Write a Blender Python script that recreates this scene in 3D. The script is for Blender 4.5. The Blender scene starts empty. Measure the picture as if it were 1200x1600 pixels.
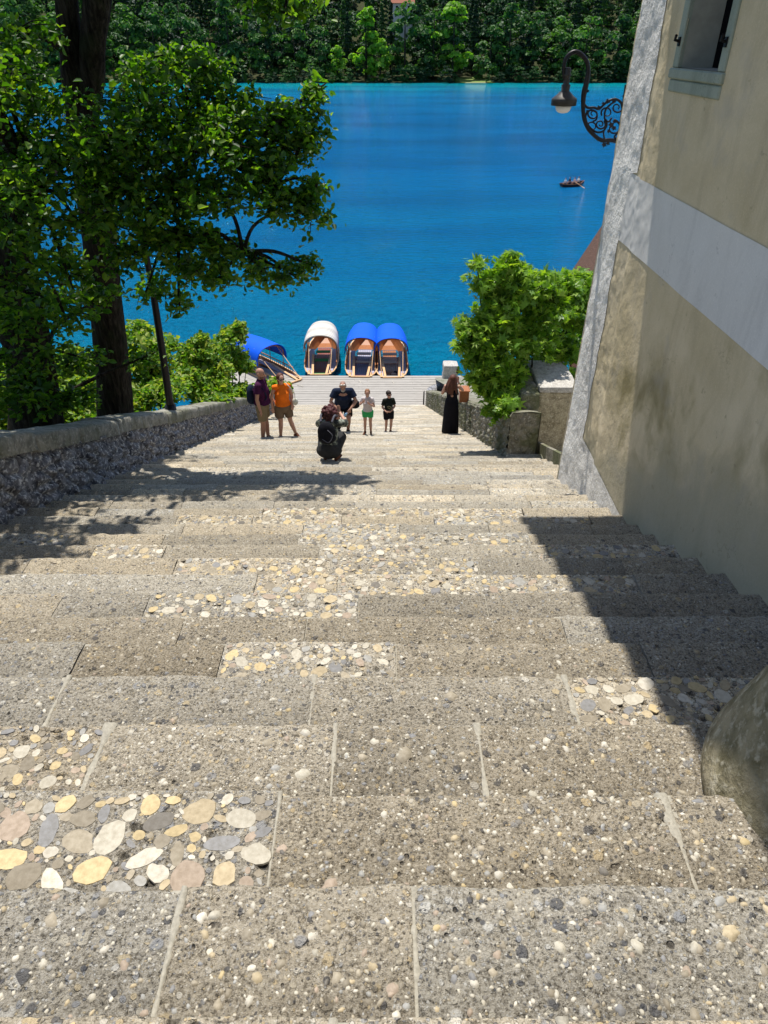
import bpy, math, random
import numpy as np
from mathutils import Vector, Matrix
R = math.radians
rng = np.random.default_rng(7)
random.seed(7)
scene = bpy.context.scene
COL = scene.collection
# ---------------------------------------------------------------- measured camera
F = 1100.0; TH = math.atan((800-60)/F); K = 0.431; CZ = 16.85   # water is z = 0
def ray(px, py):
    a = (px-600)/F; b = (800-py)/F
    return np.array([a, math.cos(TH)+b*math.sin(TH), -math.sin(TH)+b*math.cos(TH)])
def aty(px, py, y):
    d = ray(px, py)*(y/ray(px, py)[1]); return np.array([d[0], d[1], d[2]+CZ])
def atx(px, py, x):
    d = ray(px, py); d = d*(x/d[0]); return np.array([d[0], d[1], d[2]+CZ])
def atz(px, py, z):
    d = ray(px, py); d = d*((z-CZ)/d[2]); return np.array([d[0], d[1], d[2]+CZ])
def stairz(y): return CZ-1.4-K*y          # line through the step edges
# ---------------------------------------------------------------- tagging
def tag(o, label=None, cat=None, group=None, kind=None):
    if label: o['label'] = label
    if cat: o['category'] = cat
    if group: o['group'] = group
    if kind: o['kind'] = kind
    return o
def thing(name, label, cat, loc=(0, 0, 0), rz=0, group=None):
    o = bpy.data.objects.new(name, None); COL.objects.link(o)
    o.location = loc; o.rotation_euler = (0, 0, rz); o.empty_display_size = .1
    return tag(o, label, cat, group)
def mk(name, v, f, mat=None, parent=None, smooth=False, attrs=None, mats=None, mi=None, loc=None):
    """numpy verts, list/array faces -> one mesh object. attrs: {name: array per vertex}"""
    me = bpy.data.meshes.new(name)
    v = np.asarray(v, dtype=np.float32)
    if isinstance(f, np.ndarray):
        nf, k = f.shape
        me.vertices.add(len(v)); me.vertices.foreach_set('co', v.ravel())
        me.loops.add(nf*k); me.loops.foreach_set('vertex_index', f.astype(np.int32).ravel())
        me.polygons.add(nf); me.polygons.foreach_set('loop_start', np.arange(0, nf*k, k, dtype=np.int32))
        me.update(calc_edges=True)
    else:
        me.from_pydata(v.tolist(), [], f); me.update()
    for m in (mats or ([mat] if mat else [])): me.materials.append(m)
    if mi is not None: me.polygons.foreach_set('material_index', np.asarray(mi, dtype=np.int32))
    if smooth: me.polygons.foreach_set('use_smooth', np.ones(len(me.polygons), dtype=bool))
    if attrs:
        for n, a in attrs.items():
            a = np.asarray(a, dtype=np.float32)
            if a.ndim == 1:
                at = me.attributes.new(n, 'FLOAT', 'POINT'); at.data.foreach_set('value', a)
            else:
                at = me.attributes.new(n, 'FLOAT_COLOR', 'POINT')
                at.data.foreach_set('color', np.c_[a, np.ones(len(a))].astype(np.float32).ravel())
    me.validate()
    o = bpy.data.objects.new(name, me); COL.objects.link(o)
    if parent: o.parent = parent
    if loc is not None: o.location = loc
    return o
def copy_tree(o, parent=None):
    c = o.copy(); COL.objects.link(c)
    if parent: c.parent = parent
    for ch in list(o.children): copy_tree(ch, c)
    return c
# ---------------------------------------------------------------- mesh builder
class MB:
    def __init__(s): s.v = []; s.f = []
    def add(s, v, f):
        b = len(s.v); s.v += [tuple(map(float, p)) for p in v]; s.f += [[b+i for i in q] for q in f]; return s
    def box(s, x0, x1, y0, y1, z0, z1, M=None, bev=0.0):
        if bev:
            V = []; F_ = []
            c = np.array([(x0+x1)/2, (y0+y1)/2, (z0+z1)/2]); h = np.array([abs(x1-x0)/2, abs(y1-y0)/2, abs(z1-z0)/2])
            b = min(bev, *(h*.9))
            for sx in (-1, 1):
                for sy in (-1, 1):
                    for sz in (-1, 1):
                        S = np.array([sx, sy, sz])
                        for ax in range(3):
                            q = S*(h-b); q[ax] = S[ax]*h[ax]; V.append(c+q)
            def idx(sx, sy, sz, ax): return (((sx > 0)*4+(sy > 0)*2+(sz > 0))*3+ax)
            for ax in range(3):
                o1, o2 = [a for a in range(3) if a != ax]
                for sg in (-1, 1):
                    q = []
                    for a, b_ in ((-1, -1), (1, -1), (1, 1), (-1, 1)):
                        t = [0, 0, 0]; t[ax] = sg; t[o1] = a; t[o2] = b_; q.append(idx(*t, ax))
                    if (sg > 0) == (ax == 1): q.reverse()
                    F_.append(q)
                # edge bevel faces along axis ax
                for a in (-1, 1):
                    for b_ in (-1, 1):
                        t0 = [0, 0, 0]; t0[o1] = a; t0[o2] = b_; t1 = list(t0); t0[ax] = -1; t1[ax] = 1
                        q = [idx(*t0, o1), idx(*t1, o1), idx(*t1, o2), idx(*t0, o2)]
                        if (a*b_ > 0) == (ax == 1): q.reverse()
                        F_.append(q)
            for sx in (-1, 1):
                for sy in (-1, 1):
                    for sz in (-1, 1):
                        q = [idx(sx, sy, sz, 0), idx(sx, sy, sz, 1), idx(sx, sy, sz, 2)]
                        if sx*sy*sz < 0: q.reverse()
                        F_.append(q)
            V = np.array(V)
        else:
            V = np.array([(x, y, z) for x in (x0, x1) for y in (y0, y1) for z in (z0, z1)], float)
            F_ = [[0, 1, 3, 2], [4, 6, 7, 5], [0, 4, 5, 1], [2, 3, 7, 6], [0, 2, 6, 4], [1, 5, 7, 3]]
        if M is not None: V = np.array([M @ Vector(p) for p in V])
        return s.add(V, F_)
    def beam(s, a, b, w, h, up=(0, 0, 1)):
        a = Vector(a); b = Vector(b); d = (b-a).normalized(); u = Vector(up)
        sd = d.cross(u).normalized(); u2 = sd.cross(d).normalized()
        V = [p+sd*(w/2*i)+u2*(h/2*j) for p in (a, b) for i, j in ((-1, -1), (1, -1), (1, 1), (-1, 1))]
        return s.add(V, [[3, 2, 1, 0], [4, 5, 6, 7], [0, 1, 5, 4], [1, 2, 6, 5], [2, 3, 7, 6], [3, 0, 4, 7]])
    def tube(s, pts, r, n=8, cap=True):
        pts = [Vector(p) for p in pts]
        rs = r if hasattr(r, '__len__') else [r]*len(pts)
        V = []; F_ = []; pu = None
        for i, p in enumerate(pts):
            d = (pts[min(i+1, len(pts)-1)]-pts[max(i-1, 0)])
            if d.length < 1e-9: d = Vector((0, 0, 1))
            d.normalize()
            if pu is None: pu = Vector((0, 1, 0)) if abs(d.y) < .9 else Vector((1, 0, 0))
            u = (pu-d*pu.dot(d))
            if u.length < 1e-6: u = d.orthogonal()
            u.normalize(); w = d.cross(u); pu = u
            for k in range(n):
                t = 2*math.pi*k/n; V.append(p+(u*math.cos(t)+w*math.sin(t))*rs[i])
        for i in range(len(pts)-1):
            for k in range(n):
                a = i*n+k; b = i*n+(k+1) % n; F_.append([a, b, b+n, a+n])
        if cap:
            F_.append(list(range(n))[::-1]); F_.append([(len(pts)-1)*n+k for k in range(n)])
        return s.add(V, F_)
    def lathe(s, prof, c=(0, 0, 0), n=24, sx=1, sy=1):
        V = []; F_ = []
        for r, z in prof:
            for k in range(n):
                t = 2*math.pi*k/n; V.append((c[0]+r*sx*math.cos(t), c[1]+r*sy*math.sin(t), c[2]+z))
        for i in range(len(prof)-1):
            for k in range(n):
                a = i*n+k; b = i*n+(k+1) % n; F_.append([a, b, b+n, a+n])
        F_.append(list(range(n))[::-1]); F_.append([(len(prof)-1)*n+k for k in range(n)])
        return s.add(V, F_)
    def ell(s, c, r, n=14, m=10, M=None):
        V = []; F_ = []
        c = Vector(c)
        for i in range(1, m):
            ph = math.pi*i/m
            for k in range(n):
                t = 2*math.pi*k/n
                q = Vector((r[0]*math.sin(ph)*math.cos(t), r[1]*math.sin(ph)*math.sin(t), r[2]*math.cos(ph)))
                V.append(c+(M @ q if M is not None else q))
        for z, sg in ((r[2], 0), (-r[2], 1)):
            q = Vector((0, 0, z)); V.append(c+(M @ q if M is not None else q))
        t_, b_ = len(V)-2, len(V)-1
        for i in range(m-2):
            for k in range(n):
                a = i*n+k; b = i*n+(k+1) % n; F_.append([a, a+n, b+n, b])
        for k in range(n):
            F_.append([t_, k, (k+1) % n]); F_.append([b_, (m-2)*n+(k+1) % n, (m-2)*n+k])
        return s.add(V, F_)
    def cap(s, a, b, ra, rb, n=12):
        """tapered capsule with round ends"""
        a = Vector(a); b = Vector(b); d = b-a
        if d.length < 1e-6: return s.ell(a, (ra, ra, ra), n)
        d.normalize(); P = []; r = []
        for t in (-1, -.8, -.45, 0): P.append(a+d*ra*t); r.append(ra*math.sqrt(max(1-t*t, .0001)))
        for t in (0, .45, .8, 1): P.append(b+d*rb*t); r.append(rb*math.sqrt(max(1-t*t, .0001)))
        return s.tube(P, r, n)
    def build(s, name, mat, parent=None, smooth=False, loc=None):
        return mk(name, np.array(s.v), s.f, mat, parent, smooth, loc=loc)
# ---------------------------------------------------------------- numpy noise
def _h(ix, iy, s=0):
    n = (ix.astype(np.int64)*374761393+iy.astype(np.int64)*668265263+s*974634777) & 0xffffffff
    n = ((n ^ (n >> 13))*1274126177) & 0xffffffff
    n = ((n ^ (n >> 15))*2246822519) & 0xffffffff
    return ((n ^ (n >> 16)) & 0xffffff)/float(0xffffff)
def vnoise(x, y, s=0):
    ix = np.floor(x); iy = np.floor(y); fx = x-ix; fy = y-iy
    fx = fx*fx*(3-2*fx); fy = fy*fy*(3-2*fy)
    a = _h(ix, iy, s); b = _h(ix+1, iy, s); c = _h(ix, iy+1, s); d = _h(ix+1, iy+1, s)
    return (a*(1-fx)+b*fx)*(1-fy)+(c*(1-fx)+d*fx)*fy
def fbm(x, y, o=4, s=0):
    t = 0; a = .5; n = 0
    for i in range(o): t = t+a*vnoise(x*2**i, y*2**i, s+i*17); n += a; a *= .5
    return t/n
def voro(x, y, s=0):
    ix = np.floor(x); iy = np.floor(y); f1 = np.full(x.shape, 9.); f2 = f1.copy(); cid = np.zeros(x.shape)
    for dx in (-1, 0, 1):
        for dy in (-1, 0, 1):
            cx = ix+dx; cy = iy+dy
            d = np.hypot(cx+_h(cx, cy, s)-x, cy+_h(cx, cy, s+5)-y)
            m = d < f1
            f2 = np.where(m, f1, np.minimum(f2, d)); cid = np.where(m, _h(cx, cy, s+9), cid); f1 = np.where(m, d, f1)
    return f1, f2, cid
def gridfaces(nu, nv):
    i = np.arange(nu-1)[:, None]; j = np.arange(nv-1)[None, :]
    a = (i*nv+j).ravel(); return np.c_[a, a+nv, a+nv+1, a+1]
# ---------------------------------------------------------------- materials
class NT:
    def __init__(s, name):
        s.m = bpy.data.materials.new(name); s.m.use_nodes = True; s.t = s.m.node_tree; s.n = s.t.nodes
        s.p = s.n['Principled BSDF']; s.l = s.t.links; s._c = {}
    def N(s, t, **k):
        n = s.n.new(t)
        for a, b in k.items(): setattr(n, a, b)
        return n
    def set(s, n, **k):
        for a, b in k.items():
            a = a.replace('_', ' '); i = n.inputs[a]
            if hasattr(b, 'links') or hasattr(b, 'is_linked'): s.l.new(b, i)
            else: i.default_value = b
        return n
    def tc(s, kind='Object'):
        if kind not in s._c:
            s._c[kind] = s.N('ShaderNodeNewGeometry').outputs['Position'] if kind == 'Pos' else s.N('ShaderNodeTexCoord').outputs[kind]
        return s._c[kind]
    def noise(s, scale, detail=4, rough=.55, co=None, dist=0, out='Fac'):
        n = s.N('ShaderNodeTexNoise'); n.inputs['Scale'].default_value = scale; n.inputs['Detail'].default_value = detail
        n.inputs['Roughness'].default_value = rough; n.inputs['Distortion'].default_value = dist
        s.l.new(co if co is not None else s.tc(), n.inputs['Vector']); return n.outputs[out]
    def voro(s, scale, feature='F1', co=None, out='Distance', rnd=1):
        n = s.N('ShaderNodeTexVoronoi', feature=feature); n.inputs['Scale'].default_value = scale; n.inputs['Randomness'].default_value = rnd
        s.l.new(co if co is not None else s.tc(), n.inputs['Vector']); return n.outputs[out]
    def ramp(s, fac, stops, interp='LINEAR'):
        n = s.N('ShaderNodeValToRGB'); r = n.color_ramp; r.interpolation = interp
        while len(r.elements) < len(stops): r.elements.new(.5)
        for e, (p, c) in zip(r.elements, stops):
            e.position = p; e.color = (c, c, c, 1) if not hasattr(c, '__len__') else (*c[:3], 1)
        s.l.new(fac, n.inputs[0]); return n.outputs[0]
    def mix(s, fac, a, b, mode='MIX'):
        n = s.N('ShaderNodeMix', data_type='RGBA', blend_type=mode)
        for i, x in ((0, fac), (6, a), (7, b)):
            if hasattr(x, 'is_linked'): s.l.new(x, n.inputs[i])
            elif hasattr(x, '__len__'): n.inputs[i].default_value = (*x[:3], 1)
            else: n.inputs[i].default_value = x if i == 0 else (x, x, x, 1)
        return n.outputs[2]
    def math(s, op, a, b=0.0, c=None, clamp=False):
        n = s.N('ShaderNodeMath', operation=op, use_clamp=clamp)
        for i, x in enumerate((a, b) if c is None else (a, b, c)):
            if hasattr(x, 'is_linked'): s.l.new(x, n.inputs[i])
            else: n.inputs[i].default_value = x
        return n.outputs[0]
    def mapv(s, co, scale=(1, 1, 1), rot=(0, 0, 0), loc=(0, 0, 0)):
        n = s.N('ShaderNodeMapping'); n.inputs['Scale'].default_value = scale; n.inputs['Rotation'].default_value = rot
        n.inputs['Location'].default_value = loc; s.l.new(co, n.inputs[0]); return n.outputs[0]
    def attr(s, name, out='Color'):
        n = s.N('ShaderNodeAttribute', attribute_name=name); return n.outputs[out]
    def bump(s, h, strength=.5, dist=.01, prev=None):
        n = s.N('ShaderNodeBump'); n.inputs['Strength'].default_value = strength; n.inputs['Distance'].default_value = dist
        s.l.new(h, n.inputs['Height'])
        if prev is not None: s.l.new(prev, n.inputs['Normal'])
        return n.outputs[0]
    def fin(s, color=None, rough=.8, normal=None, spec=.3, metal=0, **k):
        for key, x in (('Base Color', color), ('Roughness', rough), ('Normal', normal), ('Specular IOR Level', spec), ('Metallic', metal)):
            if x is None: continue
            if hasattr(x, 'is_linked'): s.l.new(x, s.p.inputs[key])
            elif hasattr(x, '__len__'): s.p.inputs[key].default_value = (*x[:3], 1)
            else: s.p.inputs[key].default_value = x
        for a, b in k.items(): s.p.inputs[a.replace('_', ' ')].default_value = b
        return s.m
def plain(name, c, rough=.7, var=.25, scale=30, bump=.2, spec=.3, metal=0, bd=.004):
    t = NT(name); n = t.noise(scale, 4)
    col = t.mix(n, tuple(x*(1-var) for x in c), tuple(min(x*(1+var), 1) for x in c))
    return t.fin(col, rough, t.bump(n, bump, bd), spec, metal)
def leafmat(name, cols, trans=.45, rough=.45, objrnd=False, tcol=None):
    t = NT(name); a = t.attr('rnd', 'Fac')
    if objrnd:
        oi = t.N('ShaderNodeObjectInfo').outputs['Random']
        a = t.math('ADD', t.math('MULTIPLY', a, .55), t.math('MULTIPLY', oi, .45))
    n = len(cols); col = t.ramp(a, [(i/(n-1), c) for i, c in enumerate(cols)])
    t.fin(col, rough, None, .35)
    tr = t.N('ShaderNodeBsdfTranslucent')
    tc = t.mix(1.0, col, tcol or (1.6, 1.9, .6), 'MULTIPLY'); t.l.new(tc, tr.inputs[0])
    mx = t.N('ShaderNodeMixShader'); mx.inputs[0].default_value = trans
    t.l.new(t.p.outputs[0], mx.inputs[1]); t.l.new(tr.outputs[0], mx.inputs[2])
    t.l.new(mx.outputs[0], t.n['Material Output'].inputs[0]); return t.m
M = {}
def smat_stone(name, dark=0.0):
    t = NT(name); co = t.tc('Pos')
    tint = t.attr('col')
    n1 = t.noise(2.2, 4, .6, co); n2 = t.noise(14, 5, .65, co); n3 = t.noise(90, 4, .7, co)
    base = t.mix(t.ramp(n1, [(.3, 0), (.7, 1)]), (.275, .240, .180), (.41, .36, .275))
    base = t.mix(t.ramp(n2, [(.35, 0), (.7, 1)]), base, (.165, .142, .105))
    base = t.mix(t.ramp(n3, [(.42, 0), (.62, .85)]), base, (.50, .45, .36))
    base = t.mix(t.ramp(n3, [(.34, .9), (.44, 0)]), base, (.055, .048, .038))
    n4 = t.noise(210, 3, .7, co); base = t.mix(t.ramp(n4, [(.58, 0), (.66, .8)]), base, (.52, .50, .46)); base = t.mix(t.ramp(n4, [(.30, .7), (.38, 0)]), base, (.05, .045, .035))
    # pebbles of three sizes, cell colour random
    wv = t.N('ShaderNodeVectorMath', operation='ADD'); nn = t.noise(11, 2, .5, co, out='Color')
    sc = t.N('ShaderNodeVectorMath', operation='SCALE'); t.l.new(nn, sc.inputs[0]); sc.inputs['Scale'].default_value = .03
    t.l.new(co, wv.inputs[0]); t.l.new(sc.outputs[0], wv.inputs[1]); cw = wv.outputs[0]
    hs = []
    peb = t.attr('peb', 'Fac')
    for scl, thr, amt in ((17, .30, .62), (38, .34, .55), (95, .36, .55)):
        v = t.N('ShaderNodeTexVoronoi'); v.inputs['Scale'].default_value = scl; t.l.new(cw, v.inputs['Vector'])
        sep = t.N('ShaderNodeSeparateColor'); t.l.new(v.outputs['Color'], sep.inputs[0])
        inside = t.ramp(v.outputs['Distance'], [(thr-.05, 1), (thr+.03, 0)])
        # share of cells that are pebbles grows on the cut slabs
        keep = t.math('GREATER_THAN', t.math('ADD', sep.outputs[0], t.math('MULTIPLY', peb, .45)), amt)
        mk_ = t.math('MULTIPLY', inside, keep)
        pc = t.ramp(sep.outputs[1], [(0, (.10, .10, .105)), (.18, (.25, .22, .17)), (.36, (.30, .30, .30)), (.5, (.50, .45, .35)), (.66, (.52, .42, .26)), (.82, (.60, .565, .49)), (1, (.70, .67, .61))], 'CONSTANT')
        pc = t.mix(t.math('MULTIPLY', peb, .0), pc, (.6, .5, .3))
        base = t.mix(t.math('MULTIPLY', mk_, .8), base, pc)
        hs.append(t.math('MULTIPLY', mk_, {17: 1.0, 38: .6, 95: .35}[scl]))
    # pits
    v = t.voro(26, 'SMOOTH_F1', cw); pit = t.ramp(v, [(.10, 1), (.17, 0)])
    pit = t.math('MULTIPLY', pit, t.ramp(t.noise(5, 2, .5, co), [(.5, 0), (.6, 1)]))
    base = t.mix(t.math('MULTIPLY', pit, .8), base, (.06, .05, .04))
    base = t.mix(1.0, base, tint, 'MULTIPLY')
    h = t.math('ADD', t.math('ADD', hs[0], hs[1]), t.math('ADD', hs[2], t.math('MULTIPLY', n3, 2.6)))
    h = t.math('SUBTRACT', t.math('ADD', h, t.math('MULTIPLY', n2, 1.0)), t.math('MULTIPLY', pit, 2.0))
    return t.fin(base, .85, t.bump(h, 1.0, .009), .2)
M['steps'] = smat_stone('conglomerate')
def _peb():
    t = NT('pebble'); co = t.tc('Pos'); n = t.noise(60, 4, .6, co)
    col = t.mix(t.ramp(n, [(.35, 0), (.7, 1)]), t.attr('col'), t.mix(1.0, t.attr('col'), (.72, .7, .66), 'MULTIPLY'))
    return t.fin(col, .7, t.bump(t.noise(150, 3, .6, co), .35, .002), .3)
M['pebble'] = _peb()
M['mortar'] = plain('mortar', (.34, .315, .255), .95, .45, 70, 1)
def _rubble(name, a, b, c, sc=7, moss=0):
    t = NT(name); co = t.tc('Pos')
    v = t.N('ShaderNodeTexVoronoi'); v.inputs['Scale'].default_value = sc; t.l.new(co, v.inputs['Vector'])
    n = t.noise(sc, 5, .65, co); n2 = t.noise(sc*3.2, 4, .65, co); n3 = t.noise(1.7, 3, .6, co)
    col = t.mix(v.outputs['Color'], a, b) if False else t.mix(t.ramp(n, [(.36, 0), (.62, 1)]), a, b)
    col = t.mix(t.ramp(n2, [(.52, 0), (.66, 1)]), col, c)
    if moss: col = t.mix(t.math('MULTIPLY', t.ramp(n3, [(.42, 0), (.62, 1)]), moss), col, (.085, .095, .035))
    h = t.math('ADD', n, t.math('MULTIPLY', n2, .6))
    return t.fin(col, .9, t.bump(h, .8, .02), .2)
M['rubble'] = _rubble('rubble_wall', (.045, .045, .055), (.25, .248, .265), (.66, .65, .64), 7)
M['mossy'] = _rubble('mossy_wall', (.12, .11, .085), (.27, .25, .20), (.38, .36, .30), 9, .75)
M['cap'] = _rubble('cap_stone', (.15, .145, .12), (.31, .295, .245), (.42, .40, .35), 9, .5)
M['guard'] = _rubble('guard_stone_rock', (.16, .13, .075), (.38, .32, .21), (.52, .46, .34), 9, .3)
M['piernear'] = _rubble('brown_pier_stone', (.24, .20, .13), (.48, .41, .28), (.6, .54, .40), 12, .15)
M['palestone'] = _rubble('pale_speckled_stone', (.30, .28, .25), (.5, .47, .42), (.6, .58, .54), 12)
def _plaster(name, a, b, stain=0.0, rough=.5, scale=18, bd=.012, cb=None):
    t = NT(name); co = t.tc('Pos')
    n1 = t.noise(1.3, 4, .6, co, .4); n2 = t.noise(scale, 5, .62, co); n3 = t.noise(5, 4, .6, t.mapv(co, (1, 1, .25)), .6)
    col = t.mix(t.ramp(n1, [(.32, 0), (.68, 1)]), a, b)
    col = t.mix(t.math('MULTIPLY', t.ramp(n3, [(.5, 0), (.75, 1)]), .45), col, tuple(x*.72 for x in a))
    col = t.mix(t.math('MULTIPLY', t.ramp(t.noise(70, 3, .7, co), [(.5, 0), (.7, 1)]), .22), col, tuple(min(1, x*1.35) for x in b))
    if stain:
        sx = t.N('ShaderNodeSeparateXYZ'); t.l.new(co, sx.inputs[0])
        hh = t.math('SUBTRACT', sx.outputs[2], t.math('SUBTRACT', CZ-1.4, t.math('MULTIPLY', sx.outputs[1], K)))  # height over the steps
        w = t.math('ADD', hh, t.math('MULTIPLY', t.math('SUBTRACT', n1, .5), 1.6))
        damp = t.ramp(t.math('MULTIPLY', w, .25), [(.10, 1), (.22, 0)])
        col = t.mix(t.math('MULTIPLY', damp, .5), col, (.30, .30, .24))
        olive = t.ramp(t.math('MULTIPLY', w, .25), [(.10, 0), (.22, .95), (.30, .8), (.44, 0)])
        olive = t.math('MULTIPLY', olive, t.ramp(t.noise(1.1, 4, .65, co, .5), [(.44, 0), (.60, 1)]))
        col = t.mix(t.math('MULTIPLY', olive, .75), col, (.16, .135, .04))
        pk = t.ramp(t.noise(2.3, 4, .6, t.mapv(co, (1, 1, 1), loc=(4, 7, 2))), [(.56, 0), (.72, 1)])
        col = t.mix(t.math('MULTIPLY', pk, .4), col, (.42, .38, .32))
    cv = t.N('ShaderNodeTexVoronoi', feature='DISTANCE_TO_EDGE'); cv.inputs['Scale'].default_value = 1.3
    cvv = t.N('ShaderNodeVectorMath', operation='ADD'); cs = t.N('ShaderNodeVectorMath', operation='SCALE'); cs.inputs['Scale'].default_value = .5
    t.l.new(t.noise(3.5, 5, .65, co, out='Color'), cs.inputs[0]); t.l.new(co, cvv.inputs[0]); t.l.new(cs.outputs[0], cvv.inputs[1]); t.l.new(cvv.outputs[0], cv.inputs['Vector'])
    crack = t.math('MULTIPLY', t.ramp(cv.outputs['Distance'], [(0, 1), (.006, 0)]), t.ramp(t.noise(.8, 3, .5, t.mapv(co, loc=(9, 3, 1))), [(.5, 0), (.6, .55)]))
    col = t.mix(crack, col, tuple(x*.35 for x in a))
    sp = t.ramp(t.noise(9, 5, .7, t.mapv(co, loc=(2, 8, 5))), [(.64, 0), (.70, .5)]); col = t.mix(sp, col, tuple(x*.55 for x in a))
    return t.fin(col, .92, t.bump(t.math('ADD', n2, t.math('MULTIPLY', n1, .8)), rough, bd), .15)
M['plaster'] = _plaster('beige_plaster', (.53, .435, .265), (.68, .57, .385), 1.0, .5)
M['band'] = _plaster('grey_white_paint', (.64, .62, .58), (.71, .69, .65), 0, .12, 25, .006)
M['quoin'] = _plaster('white_rough_plaster', (.64, .61, .56), (.84, .81, .75), 0, .9, 22, .03)
M['frame'] = _plaster('greenish_stone_frame', (.26, .30, .24), (.36, .39, .32), 0, .3, 25)
M['reveal'] = plain('window_reveal', (.34, .34, .29), .9, .3, 12)
M['dark'] = plain('dark_inside', (.008, .008, .009), 1, .1, spec=0)
M['iron'] = plain('wrought_iron', (.018, .016, .018), .45, .4, 40, .3, .5, .6)
M['lampglass'] = plain('white_lamp_glass', (.8, .78, .74), .25, .05, 10, 0, .5)
M['lamphood'] = plain('weathered_lamp_hood', (.045, .042, .038), .5, .4, 25, .2, .4, .4)
def _wood(name, a, b, axis=0, rough=.55, sc=1.0, spec=.35):
    t = NT(name); s_ = [14*sc, 14*sc, 14*sc]; s_[axis] = .9*sc
    n = t.noise(3, 5, .6, t.mapv(t.tc(), tuple(s_))); n2 = t.noise(1.5, 3, .5, t.tc('Pos'))
    col = t.mix(t.ramp(n, [(.3, 0), (.7, 1)]), a, b); col = t.mix(t.math('MULTIPLY', n2, .35), col, tuple(x*.6 for x in a))
    return t.fin(col, rough, t.bump(n, .25, .004), spec)
M['deck'] = _wood('weathered_deck', (.30, .28, .25), (.46, .43, .39), 0, .85, 1, .15)
M['hullwood'] = _wood('varnished_wood', (.30, .10, .035), (.46, .19, .07), 1, .35)
M['lightwood'] = _wood('light_wood', (.62, .36, .17), (.76, .50, .27), 1, .45)
M['redwood'] = _wood('red_brown_wood', (.22, .055, .03), (.33, .09, .05), 1, .5)
M['darkhull'] = plain('dark_hull_paint', (.03, .026, .026), .4, .3, 12)
M['canvas_blue'] = plain('blue_canvas', (.0, .09, .66), .7, .12, 3, .3, .2, 0, .05)
def _ribbed():
    t = NT('ribbed_white_canvas'); sx = t.N('ShaderNodeSeparateXYZ'); t.l.new(t.tc(), sx.inputs[0])
    r = t.math('FRACT', t.math('MULTIPLY', sx.outputs[1], 4.2)); k = t.ramp(r, [(0, 0), (.28, 0), (.4, 1), (.9, 1), (1, 0)])
    return t.fin(t.mix(k, (.30, .28, .25), (.66, .63, .57)), .85, t.bump(k, .6, .03), .1)
M['canvas_white'] = _ribbed()
M['green_cloth'] = plain('green_cushion', (.03, .22, .06), .8, .2, 8, .3)
M['rope'] = plain('rope', (.6, .55, .45), .9, .2, 80)
M['lilac'] = _wood('grey_lilac_slats', (.30, .28, .36), (.48, .46, .56), 1, .7)
# ================================================================ THE STEPS
edges = [-1.6, -.95, -.52, -.14, .25, .62, .97, 1.36, 1.78, 2.19, 2.56, 2.94, 3.33, 3.73, 4.14, 4.54, 4.92, 5.30, 5.67, 6.05, 6.43]
while edges[-1] < 34.3: edges.append(edges[-1]+.3935)
def tread_z(y):
    for i in range(1, len(edges)):
        if y <= edges[i]: return stairz(edges[i])
    return .51
def leftx(y): return -3.60-(y-5.4)*.0434 if y > 0 else -3.37
def rightx(y): return 2.34 if y < 8.2 else (3.6 if y < 10.7 else 2.16)
# joints (x) of the nearest rows, and which slabs are cut to show the pebbles: row index -> (joints, {slab: kind})
def jx(px, py): return float(atz(px, py, stairz(0))[0]) if False else None
J = {}
def rowj(i, pxs, py):
    z = stairz(edges[i]); return [float(atz(p, py, z)[0]) for p in pxs]
J[5] = (rowj(5, [-300, 520, 880], 1596), {0: 1, 1: 1, 2: 1, 3: 1})
J[6] = (rowj(6, [-180, 265, 648, 1420], 1480), {})
J[7] = (rowj(7, [-340, 428, 1060, 1500], 1310), {1: 2})
J[8] = (rowj(8, [-200, 152, 521, 752, 1240], 1180), {0: 1, 1: 1})
J[9] = (rowj(9, [-330, 90, 488, 892, 1260], 1090), {4: 1})
J[10] = (rowj(10, [-200, 120, 345, 619, 1010], 1030), {3: 1})
J[11] = (rowj(11, [-180, 284, 478, 880], 980), {})
J[12] = (rowj(12, [-100, 92, 230, 348, 560, 760, 1010], 942), {3: 1, 4: 1})
J[13] = (rowj(13, [-50, 400, 528, 750, 995], 910), {2: 1, 3: 1, 4: 1})
V = []; Fq = []; COLR = []; PEB = []; nv = 0
mV = []; mF = []; mn = 0           # mortar strips
pebs = []                          # slab list for embedded pebbles
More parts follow.
